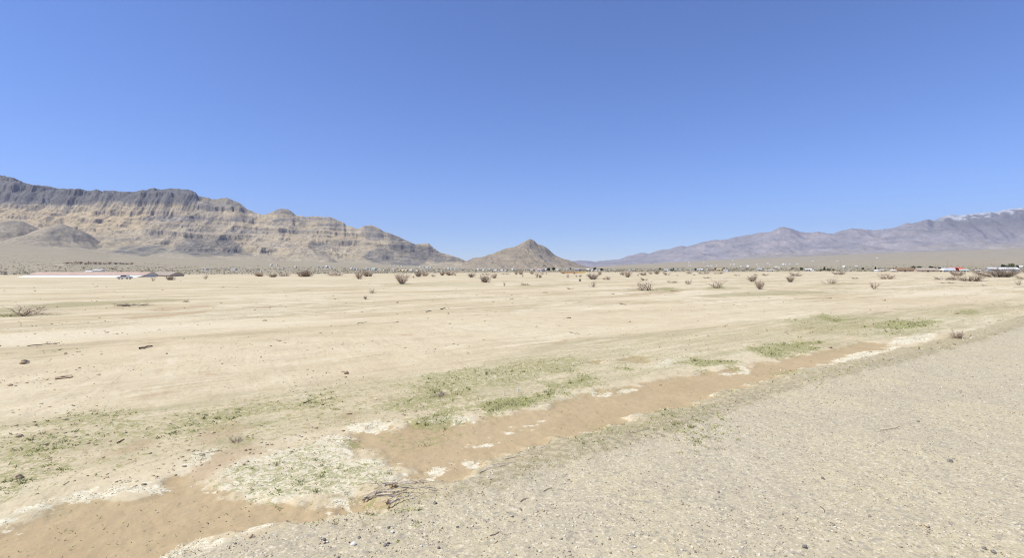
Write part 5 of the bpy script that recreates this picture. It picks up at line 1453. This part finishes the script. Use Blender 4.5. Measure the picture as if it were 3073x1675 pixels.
# ------------------------------------------------------------------ light, air, camera
def build_light():
    w = bpy.data.worlds.new('World'); SC.world = w; w.use_nodes = True
    nt = w.node_tree; bg = nt.nodes['Background']
    s = nt.nodes.new('ShaderNodeTexSky'); s.sky_type = 'NISHITA'; s.sun_disc = False
    s.sun_elevation = SUN_EL; s.sun_rotation = SUN_AZ
    s.altitude = 800; s.air_density = 1.0; s.dust_density = 0; s.ozone_density = 10
    wb = nt.nodes.new('ShaderNodeMix'); wb.data_type = 'RGBA'; wb.blend_type = 'MULTIPLY'; wb.inputs['Factor'].default_value = 1
    nt.links.new(s.outputs[0], wb.inputs[6]); wb.inputs[7].default_value = (.92, .89, 1.05, 1)
    nt.links.new(wb.outputs[2], bg.inputs[0]); bg.inputs[1].default_value = .14
    l = bpy.data.lights.new('sun', 'SUN'); l.energy = 4.3; l.angle = math.radians(.53); l.color = (1, .963, .83)
    o = bpy.data.objects.new('sun', l); COL.objects.link(o)
    d = Vector((math.cos(SUN_EL) * math.sin(SUN_AZ), math.cos(SUN_EL) * math.cos(SUN_AZ), math.sin(SUN_EL)))
    o.rotation_euler = d.to_track_quat('Z', 'Y').to_euler(); o.location = (0, 0, 50)


def build_haze():
    B = 27500
    v, f = box_arr(-B, B, -B, B, -14, 2600)
    m = bpy.data.materials.new('haze'); m.use_nodes = True; nt = m.node_tree
    for n in list(nt.nodes):
        if n.type == 'BSDF_PRINCIPLED': nt.nodes.remove(n)
    p = nt.nodes.new('ShaderNodeVolumePrincipled'); p.inputs['Color'].default_value = (.75, .77, .97, 1); p.inputs['Density'].default_value = HAZE_D
    p.inputs['Anisotropy'].default_value = .1
    nt.links.new(p.outputs[0], next(n for n in nt.nodes if n.type == 'OUTPUT_MATERIAL').inputs['Volume'])
    o = link('haze', poly_mesh('haze', [(v, f, 0)], [m]))
    tag(o, 'thin pale desert haze over the whole valley', 'haze', kind='stuff')


HAZE_D = 2.2e-5


def build_camera():
    c = bpy.data.cameras.new('camera'); c.sensor_width = 36; c.lens = 18 * F * 2 / 3073
    c.shift_y = -(837.5 - HY) / 3073; c.clip_start = .05; c.clip_end = 80000
    o = bpy.data.objects.new('camera', c); COL.objects.link(o); o.location = (0, 0, EYE); o.rotation_euler = (math.pi / 2, 0, 0)
    SC.camera = o


for _s in SHRUBS:
    _x, _y = hit((_s[0] + _s[1]) / 2, _s[2])
    if _y < 180: BUSH_SPOTS.append((_x, _y, max(.35, (_s[1] - _s[0]) / F * _y * .62)))
materials()
build_light()
build_camera()
build_ground()
build_left_range(); build_cone(); build_right_range()
build_shrubs(); build_houses(); special_buildings(); build_trees(); build_litter(); build_track(); build_cover()
build_haze()
SC.view_settings.view_transform = 'Standard'; SC.view_settings.look = 'None'
SC.view_settings.exposure = .2; SC.view_settings.gamma = 1
SC.render.film_transparent = False
SC.cycles.filter_width = 1.15; SC.cycles.use_adaptive_sampling = False
SC.cycles.use_denoising = True; SC.cycles.denoising_prefilter = 'NONE'
